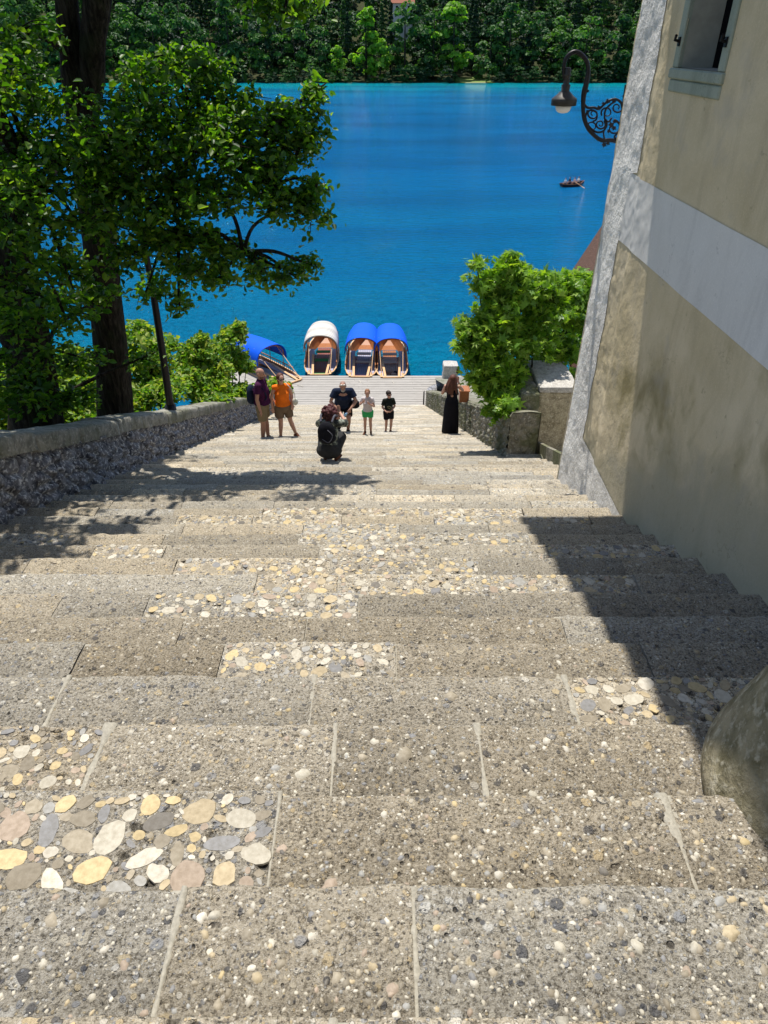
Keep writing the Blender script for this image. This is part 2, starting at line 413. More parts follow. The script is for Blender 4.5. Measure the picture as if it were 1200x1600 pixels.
for i in range(1, len(edges)):
    y0, y1 = edges[i-1], edges[i]; z = stairz(y1)
    xl, xr = leftx(y1)-.15, rightx(y0+.01)
    if i in J: js, kinds = J[i]; js = [a for a in js if xl+.15 < a < xr-.15]; off = 0
    else:
        js = []; x = xl+rng.uniform(.3, 1.2)
        while x < xr-.3: js.append(x); x += rng.uniform(.55, 1.25)
        kinds = {}
        for k in range(len(js)+1):
            cx = (([xl]+js)[k]+(js+[xr])[k])/2
            if y1 > 3.5 and rng.random() < (.58 if abs(cx-.1) < 1.1 and y1 < 7 else .28 if abs(cx) < 2 else .12): kinds[k] = 1
    if i in J:   # kinds were numbered against the full list
        full = J[i][0]; kk = {}
        for k, t_ in kinds.items():
            c = ((full[k-1] if k > 0 else full[0]-.8)+(full[k] if k < len(full) else full[-1]+.8))/2
            for q in range(len(js)+1):
                if ([xl]+js)[q] <= c <= (js+[xr])[q]: kk[q] = t_
        kinds = kk
    bounds = [xl]+js+[xr]
    res = .0055 if y1 < 1.5 else .008 if y1 < 2.3 else .012 if y1 < 4 else .022 if y1 < 7 else .04 if y1 < 13 else .08
    for s in range(len(bounds)-1):
        a, b = bounds[s], bounds[s+1]
        kind = kinds.get(s, 0)
        gap = .008 if y1 < 1.9 and kind != 2 else (.005 if y1 < 6 else .004)
        a2, b2 = a+gap/2, b-gap/2
        vis = max(1.25*(y1+.9)*.62, 1.0)       # spacing only fine where the frame looks
        rr = res if (a2 < vis and b2 > -vis) else max(res, .03)
        nx = max(3, int((b2-a2)/rr)); ny = max(3, int((y1-y0)/rr))
        u = np.linspace(a2, b2, nx); dz0 = rng.normal(0, .003); dy = rng.normal(0, .006)
        w = np.linspace(0, 1, ny)
        yy = y0-.03+(y1-y0+.03)*w
        X, Y = np.meshgrid(u, yy, indexing='ij')
        tint = np.clip(rng.normal(1.0, .09), .8, 1.2)
        warm = rng.uniform(-.03, .05)
        P = X*1.0; Q = Y*1.0
        if kind == 0:
            f1, f2, cid = voro(P*26, Q*26, 3); f1b, _, cb = voro(P*60, Q*60, 8)
            amp = 1.0 if y1 < 8 else .7
            h = amp*(.014*(fbm(P*3.3, Q*3.3, 3, 1)-.5)+.017*(fbm(P*17, Q*17, 4, 2)-.5)+.009*(fbm(P*48, Q*48, 3, 12)-.5)
                     + .0045*np.clip(.45-f1, 0, 1)*(cid > .45)+.003*np.clip(.45-f1b, 0, 1)*(cb > .3)
                     - .012*np.clip(.33-f1, 0, .2)*5*(cid < .05))
        else:
            f1, f2, cid = voro(P*15, Q*24, 5)
            h = .004*(fbm(P*3.3, Q*3.3, 3, 1)-.5)+.003*(fbm(P*30, Q*30, 3, 2)-.5)-.014*np.clip((.34-f1)*6, 0, 1)*(cid < (.16 if kind == 2 else .19))
        edge = np.minimum(np.minimum(X-a2, b2-X), 1)
        h = h-.004*np.exp(-edge/.008)
        # worn front edge: irregular line, rounded
        ef = dy+.012*(fbm(u*7, u*0+i*3.1, 4, 4)-.5)*(1 if kind == 0 else .45)*2+.004*(vnoise(u*60, u*0+i, 6)-.5)
        Yf = Y+ef[:, None]*(w[None, :]**2)
        dist = (y1+ef)[:, None]-Yf
        Z = z+dz0+h-.010*np.exp(-dist/.012)*(1 if kind == 0 else .5)-.006*np.exp(-dist/.05)
        # riser rows
        yr = (y1+ef)[:, None]+np.array([.004, .006, .002])[None, :]
        top = Z[:, -1:]
        zr = np.c_[top[:, 0]-.012, top[:, 0]-.06, np.full(nx, z-.235)]
        Xa = np.c_[X, np.repeat(u[:, None], 3, 1)]; Ya = np.c_[Yf, yr]; Za = np.c_[Z, zr]
        V.append(np.c_[Xa.ravel(), Ya.ravel(), Za.ravel()]); Fq.append(gridfaces(nx, ny+3)[:, ::-1]+nv); n_ = nx*(ny+3); nv += n_
        pit = np.zeros(Xa.shape); pit[:, :ny] = (h < -.009) if kind else 0
        c = np.array([tint*(1+warm), tint, tint*(1-warm*1.6)])*(1.22 if kind else 1)
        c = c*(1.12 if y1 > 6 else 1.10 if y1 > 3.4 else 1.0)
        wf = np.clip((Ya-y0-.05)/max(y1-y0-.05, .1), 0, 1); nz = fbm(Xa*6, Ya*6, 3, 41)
        tread_tone = .78+.28*np.clip(wf*1.5+(nz-.5)*.7, 0, 1)+.16*np.exp(-np.abs(y1-Ya)/.018)  # paler towards the front edge, darker towards the back of the tread
        cc = c[None, :]*(1-.65*pit.ravel()[:, None])*tread_tone.ravel()[:, None]
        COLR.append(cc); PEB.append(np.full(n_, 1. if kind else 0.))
        if y1 < 6.2 and a2 < vis and b2 > -vis: pebs.append((a2, b2, y0, y1, z+dz0, kind, u, yy, Z))
        if s > 0 and y1 < 5:
            zz_ = z-.014; mV.append(np.array([[a-.03, y0, zz_], [a+.03, y0, zz_], [a+.03, y1-.004, zz_], [a-.03, y1-.004, zz_]])); mF.append(np.array([[0, 1, 2, 3]])+mn); mn += 4
        # mortar strip in the joint
        if s > 0 and y1 < 2.4:
            wd = rng.uniform(.014, .024) if (y1 < 1.0 or i == 7 and s > 1 or i in (8, 9)) and kind != 2 else .012
            if kinds.get(s-1, 0) == 2: wd = .010
            n2 = 30; ty = np.linspace(y0, y1+.002, n2); slant = 0
            xs = a+slant*(ty-y0)/(y1-y0)+.004*(fbm(ty*20, ty*0+s+i, 3)-.5)
            wl = wd*.85*np.clip(.1+1.5*fbm(ty*9, ty*0+s*3+i, 4), .2, 1.3)
            z_ = z+dz0-.001+.003*(fbm(ty*30, ty*0+i, 2)-.5)
            mV.append(np.r_[np.c_[xs-wl, ty, z_-.008], np.c_[xs-wl*.6, ty, z_], np.c_[xs+wl*.6, ty, z_], np.c_[xs+wl, ty, z_-.008]])
            mF.append(gridfaces(4, n2)[:, ::-1]+mn); mn += 4*n2
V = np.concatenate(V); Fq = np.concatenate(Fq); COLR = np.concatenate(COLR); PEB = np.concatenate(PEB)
# embedded pebbles: low irregular domes
pal = np.array([[.62, .60, .54], [.70, .68, .63], [.58, .50, .36], [.66, .55, .34], [.44, .40, .33], [.30, .31, .34], [.33, .30, .25], [.22, .21, .20], [.48, .40, .34], [.42, .43, .44]])
pK = []; pV = []; pF = []; pC = []; pn = len(V); NS = 13
dome_f = []
for k in range(NS):
    k2 = (k+1) % NS
    dome_f += [[k, k2, NS+k2], [k, NS+k2, NS+k], [NS+k, NS+k2, 2*NS]]
dome_f = np.array(dome_f)
for (a2, b2, y0, y1, z, kind, u, yy, Z) in pebs:
    vis = 1.25*(y1+.9)*.62
    xa, xb = max(a2, -vis)+.01, min(b2, vis)-.01
    if xb-xa < .05: continue
    area = (xb-xa)*(y1-y0)
    if kind == 0:
        n = int(area*(1500 if y1 < 1.9 else 600 if y1 < 3 else 170 if y1 < 4.6 else 0))
        rad = np.clip(rng.lognormal(-5.15, .50, n), .003, .032)
    elif kind == 2:
        n = 2600; rad = np.sort(np.clip(rng.lognormal(-3.95, .58, n), .006, .054))[::-1]
    else:
        n = int(area*(2000 if y1 < 2.4 else 1700)); rad = np.sort(np.clip(rng.lognormal(-4.3, .5, n), .006, .042))[::-1]
    placed = []
    for r in rad:
        x = rng.uniform(xa+r*.6, xb-r*.6); y = rng.uniform(y0+.0, y1-r*1.05-.004)
        asp = rng.uniform(.5, 1.0); ang = rng.uniform(0, math.pi)
        if kind:
            if placed:
                pp = np.array(placed)
                if (np.hypot(pp[:, 0]-x, pp[:, 1]-y) < (pp[:, 2]+r*(.5+.5*asp))*.90).any(): continue
            placed.append((x, y, r*(.5+.5*asp)))
        ix = min(max(int((x-u[0])/(u[-1]-u[0])*(len(u)-1)+.5), 0), len(u)-1); iy = min(max(int((y-yy[0])/(yy[-1]-yy[0])*(len(yy)-1)+.5), 0), len(yy)-1)
        zz = Z[ix, iy]
        if kind and zz < z-.007: continue
        t = np.arange(NS)*2*math.pi/NS
        rr = r*(1+rng.normal(0, .07 if kind else .12, NS)+.10*np.cos(2*t+rng.uniform(0, 6))); ex = rr*np.cos(t); ey = rr*asp*np.sin(t)
        ca, sa = math.cos(ang), math.sin(ang); X1 = ex*ca-ey*sa; Y1 = ex*sa+ey*ca
        hgt = (r*.30*rng.uniform(.3, 1.2)+.001) if kind == 0 else rng.uniform(.0008, .002)
        lip = .002 if kind == 0 else .0012
        ring2 = .68 if kind == 0 else .95
        zb = (Z[ix, iy] if kind == 0 else z)
        vv = np.r_[np.c_[x+X1, y+Y1, np.full(NS, zb-lip-.003)], np.c_[x+X1*ring2, y+Y1*ring2, np.full(NS, zb+hgt*.75)], [[x, y, zb+hgt]]]
        if kind == 0:
            c = pal[rng.choice(10, p=[.14, .12, .08, .04, .16, .12, .13, .07, .06, .08])]
            if r < .008: c = pal[rng.choice([0, 1, 1, 9, 4, 0])]
            c = c*np.array([.86, .83, .76])
        else:
            c = pal[rng.choice(10, p=[.15, .11, .13, .16, .10, .07, .09, .04, .07, .08])]*np.array([.80, .76, .68])
        c = c*rng.uniform(.85, 1.1)
        pK.append(np.full(len(dome_f), 1 if kind else 0)); pV.append(vv); pF.append(dome_f+pn); pn += len(vv); pC.append(np.repeat(c[None, :], len(vv), 0))
pV = np.concatenate(pV); pF = np.concatenate(pF); pC = np.concatenate(pC); pK = np.concatenate(pK)
def polymesh(name, blocks, mats, parent=None, attrs=None, smooth_idx=()):
    """blocks: [(verts, faces ndarray, material index)] -> one object of mixed face sizes"""
    me = bpy.data.meshes.new(name); vs = np.concatenate([b[0] for b in blocks]).astype(np.float32)
    me.vertices.add(len(vs)); me.vertices.foreach_set('co', vs.ravel())
    lo = []; st = []; mi = []; sm = []; c = 0
    for _, f, m in blocks:
        lo.append(f.ravel()); st.append(np.arange(len(f))*f.shape[1]+c); c += f.size; mi.append(np.full(len(f), m)); sm.append(np.full(len(f), m in smooth_idx))
    lo = np.concatenate(lo).astype(np.int32); me.loops.add(len(lo)); me.loops.foreach_set('vertex_index', lo)
    st = np.concatenate(st).astype(np.int32); me.polygons.add(len(st)); me.polygons.foreach_set('loop_start', st)
    me.update(calc_edges=True); me.polygons.foreach_set('material_index', np.concatenate(mi).astype(np.int32))
    me.polygons.foreach_set('use_smooth', np.concatenate(sm))
    for m in mats: me.materials.append(m)
    for n, a in (attrs or {}).items():
        a = np.asarray(a, np.float32)
        if a.ndim == 1: me.attributes.new(n, 'FLOAT', 'POINT').data.foreach_set('value', a)
        else: me.attributes.new(n, 'FLOAT_COLOR', 'POINT').data.foreach_set('color', np.c_[a, np.ones(len(a))].astype(np.float32).ravel())
    me.validate(); o = bpy.data.objects.new(name, me); COL.objects.link(o)
    if parent: o.parent = parent
    return o
mV = np.concatenate(mV); mF = np.concatenate(mF)+len(V)+len(pV)
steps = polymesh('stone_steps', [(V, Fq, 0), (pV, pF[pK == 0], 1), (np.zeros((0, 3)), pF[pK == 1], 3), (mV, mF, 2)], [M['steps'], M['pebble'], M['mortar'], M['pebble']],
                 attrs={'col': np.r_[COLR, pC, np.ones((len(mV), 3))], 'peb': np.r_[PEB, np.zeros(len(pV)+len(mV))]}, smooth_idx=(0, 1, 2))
tag(steps, kind='structure')
print('steps verts', len(V), 'pebbles', len(pF)//27)
# side landing beside the pier: low raised slabs
lb = MB(); zl = stairz(10.4)
# ================================================================ LEFT PARAPET WALL
def wall_strip(name, mat, parent, xf, ys, zb, zt, side=1, amp=.03, sc=8, res=.03, seed=3, top_w=0):
    """a rough vertical face following the steps; xf(y) face position; side=+1 faces +x"""
    n = int((ys[1]-ys[0])/res)+2; m = 52
    y = np.linspace(ys[0], ys[1], n); t = np.linspace(0, 1, m)
    Y, T = np.meshgrid(y, t, indexing='ij')
    B = np.array([zb(a) for a in y])[:, None]; Tt = np.array([zt(a) for a in y])[:, None]
    Z = B+(Tt-B)*T; X = np.array([xf(a) for a in y])[:, None]+0*T
    wx = Y*sc+1.2*fbm(Y*3, Z*3, 2, 9); wz = (Z+K*Y)*sc*1.25
    f1, f2, cid = voro(wx, wz, seed)
    d = amp*np.clip((f2-f1)*2.2, 0, 1)*(.55+.45*cid)+amp*.55*(fbm(Y*9, Z*9, 4, 7)-.5)
    X = X+side*d
    f = gridfaces(n, m); 
    if side < 0: f = f[:, ::-1]
    return mk(name, np.c_[X.ravel(), Y.ravel(), Z.ravel()], f, mat, parent, True)
lw = thing('stone_wall', 'long rough dark rubble parapet wall with pale capstones down the left side of the steps', 'stone wall', (-4, 8, stairz(8)))
lw.location = (0, 0, 0)
wall_strip('wall_face', M['rubble'], lw, lambda y: leftx(y)-.03, (-2.5, 33.6), lambda y: stairz(y)-.45, lambda y: stairz(y)+.62, 1, .085, 4.6, .022)
b_ = MB(); 
yy = -2.5
caps = []
while yy < 33.6:
    L = rng.uniform(.8, 1.5); ye = min(yy+L, 33.62)
    xa, xb = leftx(yy), leftx(ye); nseg = 14
    ww = .46; dz = rng.normal(0, .012)
    ring = []
    for q in range(nseg+1):
        t = q/nseg; y = yy+.006+(ye-yy-.012)*t; x = xa+(xb-xa)*t; zc = stairz(y)+dz
        j = lambda a: float(vnoise(np.array([y*9.]), np.array([a*7.3]), 2)[0]-.5)*.03
        ring.append([(x+.045+j(1), y, zc+.595), (x+.055+j(2), y, zc+.70+j(3)), (x+.05+j(4), y, zc+.785), (x+.03, y, zc+.812+j(5)), (x-ww*.6, y, zc+.83+j(6)), (x-ww, y, zc+.80+j(7)), (x-ww-.02, y, zc+.6)])
    b = len(b_.v); w_ = 7
    fs = []
    for q in range(nseg):
        for k in range(w_-1): fs.append([q*w_+k, (q+1)*w_+k, (q+1)*w_+k+1, q*w_+k+1])
    fs.append(list(range(w_))); fs.append([nseg*w_+k for k in range(w_)][::-1])
    o_ = MB(); o_.add([p for r_ in ring for p in r_], fs)
    caps.append(o_); yy = ye
cp = MB()
for o_ in caps: cp.add(o_.v, o_.f)
cp.build('capstones', M['cap'], lw, True)
bk = MB(); n_ = 20; vv = []
for q in range(n_+1):
    y = -2.5+36.1*q/n_; vv += [(leftx(y)-.42, y, stairz(y)-1.5), (leftx(y)-.42, y, stairz(y)+.6)]
bk.add(vv, [[2*q, 2*q+1, 2*q+3, 2*q+2] for q in range(n_)]); bk.build('wall_back', M['rubble'], lw)
e_ = MB(); e_.box(leftx(33.6)-.43, leftx(33.6)+.01, 33.3, 33.75, .4, stairz(33.6)+.66, bev=.03); e_.build('end_block', M['rubble'], lw)
# ================================================================ RIGHT PARAPET, PIER
rw = thing('stone_wall', 'low mossy parapet wall on the right of the steps, running down to the dock from the fig bush', 'stone wall')
rxf = lambda y: 2.13+.002*y
wall_strip('wall_face', M['mossy'], rw, rxf, (10.7, 33.5), lambda y: stairz(y)-.5, lambda y: stairz(y)+.80, -1, .06, 6, .03, 11)
o_ = MB(); ns = 60; vv = []; fs = []
for q in range(ns+1):
    y = 10.62+22.9*q/ns; zc = stairz(y)+.80+.02*math.sin(q*2.1)
    vv += [(rxf(y)-.05, y, zc-.06), (rxf(y)-.01, y, zc+.02), (rxf(y)+.3, y, zc+.035), (rxf(y)+.47, y, zc+.015), (rxf(y)+.47, y, zc-1.6)]
for q in range(ns):
    for k in range(4): fs.append([q*5+k, q*5+k+1, (q+1)*5+k+1, (q+1)*5+k])
o_.add(vv, fs); o_.build('wall_top', M['mossy'], rw, True)
# near end face of the low wall
nn = 26; u_ = np.linspace(0, .49, nn); w_ = np.linspace(0, 1, 34); U, W = np.meshgrid(u_, w_, indexing='ij')
f1, f2, cid = voro(U*9, W*12, 4)
mk('wall_end', np.c_[(rxf(10.66)-.03+U).ravel(), (10.66-.06*np.clip((f2-f1)*2, 0, 1)*(.5+cid*.5)).ravel(), (stairz(10.7)-.4+W*1.238).ravel()], gridfaces(nn, 34), M['mossy'], rw, True)
# rounded lower end of the wall, curving right along the dock
o_ = MB(); vv = []; fs = []; nq = 14
for q in range(nq+1):
    t = q/nq*R(95); cx, cy = 3.15, 33.5; r1 = .95
    for (r_, z_) in ((r1, .3), (r1+.03, 1.0), (r1, 1.36), (r1-.45, 1.38), (r1-.47, .3)):
        vv.append((cx-r_*math.cos(t), cy+r_*math.sin(t), z_+(stairz(33.5)+.8-1.36)*(1 if z_ > .9 else 0)))
for q in range(nq):
    for k in range(4): fs.append([q*5+k, (q+1)*5+k, (q+1)*5+k+1, q*5+k+1])
fs.append([0, 1, 2, 3, 4]); fs.append([nq*5+k for k in range(5)][::-1])
o_.add(vv, fs); o_.build('curved_end', M['rubble'], rw, True)
def rough_block(name, mat, x0, x1, y0, y1, z0, z1, parent=None, amp=.03, res=.05, seed=0, r=.05, topsag=0):
    """block with rough, slightly displaced faces (one closed mesh)"""
    cx, cy, cz = (x0+x1)/2, (y0+y1)/2, (z0+z1)/2; h = np.array([(x1-x0)/2, (y1-y0)/2, (z1-z0)/2])
    P = []; Fc = []; n0 = 0
    for ax in range(3):
        o1, o2 = [a for a in range(3) if a != ax]
        n1 = max(3, int(2*h[o1]/res)); n2 = max(3, int(2*h[o2]/res))
        for sg in (-1, 1):
            A, B = np.meshgrid(np.linspace(-1, 1, n1), np.linspace(-1, 1, n2), indexing='ij')
            q = np.zeros((n1, n2, 3)); q[..., ax] = sg*h[ax]; q[..., o1] = A*h[o1]; q[..., o2] = B*h[o2]
            # round the edges
            inner = np.clip(q, -(h-r), h-r); d = q-inner; L = np.linalg.norm(d, axis=2, keepdims=True); q = inner+d/np.maximum(L, 1e-6)*np.minimum(L, r)
            g = gridfaces(n1, n2)
            if (sg > 0) == (ax == 1): g = g[:, ::-1]
            P.append(q.reshape(-1, 3)); Fc.append(g+n0); n0 += n1*n2
    P = np.concatenate(P); nrm = P/np.maximum(np.linalg.norm(P/h, axis=1, keepdims=True), 1e-6)/h
    nrm /= np.maximum(np.linalg.norm(nrm, axis=1, keepdims=True), 1e-6)
    a_ = fbm(P[:, 0]*5+P[:, 2]*3+seed, P[:, 1]*5-P[:, 2]*4.3+seed*2, 4, seed)-.5
    P = P+nrm*(a_*amp*2)[:, None]+np.array([cx, cy, cz])
    return mk(name, P, np.concatenate(Fc), mat, parent, True)
pier = rough_block('stone_pier', M['piernear'], 2.70, 3.32, 11.3, 12.45, stairz(11.3)-.5, float(aty(841, 606, 11.35)[2])-.06, None, .03, .04, 5, .05)
tag(pier, 'squared stone pier with a flat pale top below the fig bush beside the house', 'stone pier')
pc = rough_block('top_slab', M['palestone'], 2.68, 3.36, 11.26, 12.52, float(aty(841, 606, 11.35)[2])-.06, float(aty(841, 606, 11.35)[2])+.05, None, .012, .03, 8, .03)
pc.parent = pier
pf = rough_block('dark_flank', M['mossy'], 2.34, 2.705, 11.16, 12.4, stairz(11.3)-.5, float(aty(841, 606, 11.35)[2])-.02, None, .05, .03, 6, .07); pf.parent = pier
kb = MB(); kb.box(2.1, 2.72, 10.0, 10.62, stairz(10.9)-.3, CZ-5.93, bev=.02); kb.build('slab_block', M['cap'])
o = bpy.data.objects[-1] if False else [x for x in COL.objects if x.name == 'slab_block'][0]
tag(o, 'flat pale stone slab on the steps in front of the mossy wall end', 'stone slab')
kb = MB(); kb.beam((2.78, 11.3, stairz(11.3)+.02), (2.76, 8.9, stairz(8.9)-.03), .07, .36); o = kb.build('stone_kerb', M['mossy'])
tag(o, 'narrow dark sloping kerb stone running down from the pier between two flights', 'kerb')
# side steps to the right of the kerb
st = MB()
for q in range(5):
    y = 8.25+q*.6; st.box(2.84, 4.6, y, y+.62, stairz(y+.6)-.5, stairz(y+.6)+.02, bev=.01)
o = st.build('side_steps', M['palestone']); tag(o, kind='structure')
o = rough_block('stone_bollard', M['mossy'], 0, 1, 0, 1, 0, 1); bpy.data.objects.remove(o)
# guard stone, lower right
def guard_stone():
    n, m = 90, 60; t = np.linspace(0, 2*math.pi, n); w = np.linspace(0, 1, m); Tt, W = np.meshgrid(t, w, indexing='ij')
    rad = .46-.30*W; rad = np.where(W > .9, rad*np.sqrt(np.clip(1-((W-.9)/.1)**2, 0.0001, 1)), rad)
    rad = np.where(W < .12, rad-.05*(1-W/.12)**2, rad)
    sq = 1/np.maximum(np.abs(np.cos(Tt+.3))**5+np.abs(np.sin(Tt+.3))**5, 1e-3)**.2
    rad = rad*(.75+.25*sq)
    X = rad*np.cos(Tt); Y = rad*np.sin(Tt)*1.05; Z = W*1.15
    d = .03*(fbm(Tt*2.5+3*(np.abs(Tt-math.pi)/math.pi), W*4, 4, 3)-.5)*np.where(np.minimum(Tt, 2*math.pi-Tt) < .2, np.minimum(Tt, 2*math.pi-Tt)/.2, 1)
    X += d*np.cos(Tt); Y += d*np.sin(Tt)
    return np.c_[X.ravel()+.05*W.ravel(), Y.ravel(), Z.ravel()], gridfaces(n, m)
v_, f_ = guard_stone()
o = mk('guard_stone', v_*np.array([1.12, 1.0, 1.15]), f_, M['guard'], None, True); o.location = (1.57, 1.40, tread_z(1.5)-.05)
tag(o, 'rounded mossy guard stone leaning at the lower right edge of the steps', 'guard stone')
# ================================================================ BUILDING ON THE RIGHT
WX = 2.33
bd = thing('plastered_house', 'beige plastered house with grey white painted band rising over the right side of the steps', 'house')
FARY = lambda z: 8.14-(z-11.9)*.055       # the far corner leans back a little
def wallx(Y, Z, rough=1.0):
    b = .02*(fbm(Y*1.1, Z*1.1, 3, 21)-.5)
    near = 1/(1+np.exp((6.6-Y)*4.0))      # rougher towards the corner
    b = b+.024*near*(fbm(Y*4.5, Z*4.5, 4, 22)-.5)*rough+.012*near*(fbm(Y*14, Z*14, 3, 25)-.5)*rough
    b = b+.0045*np.clip((fbm(Y*2.6, Z*2.6, 2, 31)-.5), -1, 1)
    # soft vertical fold, added so its side goes dark in grazing sun
    yc = 6.84+(Z-14.2)*.085+.02*(vnoise(Z*1.6, Z*0, 5)-.5)
    b = b+.018/(1+np.exp((Y-yc)/.02))
    return WX-b
def wsheet(name, mat, y0, y1, z0, z1, off=0.0, res=.03, far=False, hole=None, rough=1.0):
    ny, nz = int(abs(y1-y0)/res)+2, int((z1-z0)/res)+2
    Y, Z = np.meshgrid(np.linspace(0, 1, ny), np.linspace(z0, z1, nz), indexing='ij')
    yt = FARY(Z) if far else y1
    Y = y0+(yt-y0)*Y
    X = wallx(Y, Z, rough)-off
    f = gridfaces(ny, nz)[:, ::-1]
    if hole:
        c = np.c_[Y.ravel(), Z.ravel()][f].mean(1)
        f = f[~((c[:, 0] > hole[0]) & (c[:, 0] < hole[1]) & (c[:, 1] > hole[2]) & (c[:, 1] < hole[3]))]
    return mk(name, np.c_[X.ravel(), Y.ravel(), Z.ravel()], f, mat, bd, True)
B0, B1 = CZ-1.655, CZ-1.05
W0, W1, WZ0, WZ1 = 5.72, 6.52, CZ-.19, CZ+1.25
TOP = CZ+3.7
wsheet('wall', M['plaster'], -3.0, 4.2, CZ-4.2, TOP, 0, .07)
wsheet('wall_corner', M['plaster'], 4.2, 8.14, CZ-5.9, TOP, 0, .02, far=True, hole=(W0, W1, WZ0, WZ1)).name = 'wall'
wsheet('painted_band', M['band'], -3.0, 7.32, B0, B1, .005, .02, rough=1.0)
# white corner strip: inner edge steps in and out
def quoin():
    nz = 330; z = np.linspace(CZ-5.9, TOP, nz); ny = 40
    inner = np.where(z > B1, 7.12, 7.30)+.05*(fbm(z*2.3, z*0, 3, 4)-.5)
    T, Z = np.meshgrid(np.linspace(0, 1, ny), z, indexing='ij')
    Y = inner[None, :]+(FARY(Z)+.006-inner[None, :])*T
    X = wallx(Y, Z)-.006
    X = X+.03*np.clip(T-.93, 0, 1)/.07
    return mk('corner_strip', np.c_[X.ravel(), Y.ravel(), Z.ravel()], gridfaces(ny, nz)[:, ::-1], M['quoin'], bd, True)
quoin()
wsheet('plinth', M['quoin'], 5.5, 7.33, CZ-5.5, CZ-3.87, .0062, .02)
# far (lake side) face and the rest of the shell
o_ = MB()
o_.add([(WX+.001, FARY(CZ-6.5), CZ-6.5), (WX+7, FARY(CZ-6.5), CZ-6.5), (WX+7, FARY(TOP), TOP), (WX+.001, FARY(TOP), TOP)], [[0, 3, 2, 1]])
o_.add([(WX+7, -3, CZ-6.5), (WX+7, FARY(CZ-6.5), CZ-6.5), (WX+7, FARY(TOP), TOP), (WX+7, -3, TOP)], [[0, 1, 2, 3]])
o_.add([(WX+.02, -3, CZ-6.5), (WX+7, -3, CZ-6.5), (WX+7, -3, TOP), (WX+.02, -3, TOP)], [[0, 1, 2, 3]])
o_.build('lake_side_wall', M['quoin'], bd)
# roof: eave overhanging the steps, its shadow falls on them
EX = 2.33-.98-.78; EY = 8.02
rf = MB()
for (x0, z0, x1, z1) in ((EX, TOP-.12, 5.9, TOP+3.2), (5.9, TOP+3.2, 10.5, TOP-.12)):
    rf.add([(x0, -4, z0), (x1, -4, z1), (x1, EY, z1), (x0, EY, z0), (x0, -4, z0+.16), (x1, -4, z1+.16), (x1, EY, z1+.16), (x0, EY, z0+.16)],
           [[0, 3, 2, 1], [4, 5, 6, 7], [0, 1, 5, 4], [1, 2, 6, 5], [2, 3, 7, 6], [3, 0, 4, 7]])
rf.build('roof', M['redwood'], bd)
rs = MB(); rs.box(EX+.02, WX+.3, -3.9, EY-.02, TOP-.16, TOP-.1); rs.build('eave_soffit', M['redwood'], bd)
# window
wn = MB()
t_ = .11
for (ya, yb, za, zb) in ((W0-t_, W0, WZ0, WZ1), (W1, W1+t_, WZ0, WZ1), (W0-t_, W1+t_, WZ1, WZ1+t_)):
    wn.box(WX-.035, WX+.06, ya, yb, za, zb, bev=.006)
win = wn.build('window', M['frame'], bd)
s_ = MB(); s_.box(WX-.05, WX+.08, W0-.12, W1+.13, WZ0-.075, WZ0-.003, bev=.01); s_.box(WX-.035, WX+.06, W0-.11, W1+.12, WZ0-.165, WZ0-.078, bev=.01)
s_.build('sill', M['frame'], win)
r_ = MB(); D = .24
r_.add([(WX, W1-.003, WZ0), (WX+D, W1-.003, WZ0), (WX+D, W1-.003, WZ1), (WX, W1-.003, WZ1)], [[0, 1, 2, 3]])
r_.add([(WX, W0, WZ0), (WX+D, W0, WZ0), (WX+D, W0, WZ1), (WX, W0, WZ1)], [[3, 2, 1, 0]])
r_.add([(WX, W0, WZ0), (WX, W1, WZ0), (WX+D, W1, WZ0), (WX+D, W0, WZ0)], [[0, 1, 2, 3]])
r_.build('reveal', M['reveal'], win)
g_ = MB(); g_.box(WX+D, WX+D+.03, W0, W1, WZ0, WZ1); g_.build('black_interior', M['dark'], win)  # flat black sheet standing in for the shade inside the open window
k_ = MB()
for yy in (W0-.05, W1+.05): k_ = MB(); k_.tube([(WX-.03, yy, WZ0+.17), (WX-.075, yy, WZ0+.18), (WX-.08, yy-.03, WZ0+.21)], .011, 6); k_.box(WX-.045, WX-.03, yy-.02, yy+.02, WZ0+.14, WZ0+.2); k_.build('shutter_hook', M['iron'], win)
# ================================================================ LAMP ON THE HOUSE CORNER
lm = thing('wall_lamp', 'black wrought iron scroll lamp with a hood and white glass on the house corner', 'lamp')
LY = 8.22
def L(px, py): return tuple(aty(px, py, LY))
def smooth(pts, n=6):
    pts = [np.array(p, float) for p in pts]; out = []
    for i in range(len(pts)-1):
        p0 = pts[max(i-1, 0)]; p1 = pts[i]; p2 = pts[i+1]; p3 = pts[min(i+2, len(pts)-1)]
        for k in range(n):
            t = k/n; out.append(.5*((2*p1)+(-p0+p2)*t+(2*p0-5*p1+4*p2-p3)*t*t+(-p0+3*p1-3*p2+p3)*t**3))
    out.append(pts[-1]); return out
def curve(pl, r, part, n=7):
    P = smooth([L(*p) for p in pl]); part.tube(P, r if not hasattr(r, '__len__') else np.interp(np.linspace(0, 1, len(P)), np.linspace(0, 1, len(r)), r), n)
g = MB()
curve([(966, 222), (955, 219), (940, 219), (928, 211), (918, 199), (912, 183), (911, 165), (912, 148), (916, 130), (919, 112), (917, 97), (909, 86), (900, 81), (891, 84), (884, 92), (881, 104), (881, 118), (883, 126)], [.018, .02, .02, .02, .02, .02, .024, .03, .026, .022, .022, .022, .022, .021, .02, .018, .016], g)
g.build('gooseneck', M['iron'], lm, True)
g = MB(); 
a_, b2_ = np.array(L(979, 134)), np.array(L(966, 226)); g.beam(a_+np.array([.0, 0, 0]), b2_, .035, .02, (0, 1, 0)); g.beam(np.array(L(977, 134)), np.array(L(983, 134)), .05, .02)
for py in (150, 205): g.beam(np.array(L(973, py)), np.array(L(985, py)), .02, .02)
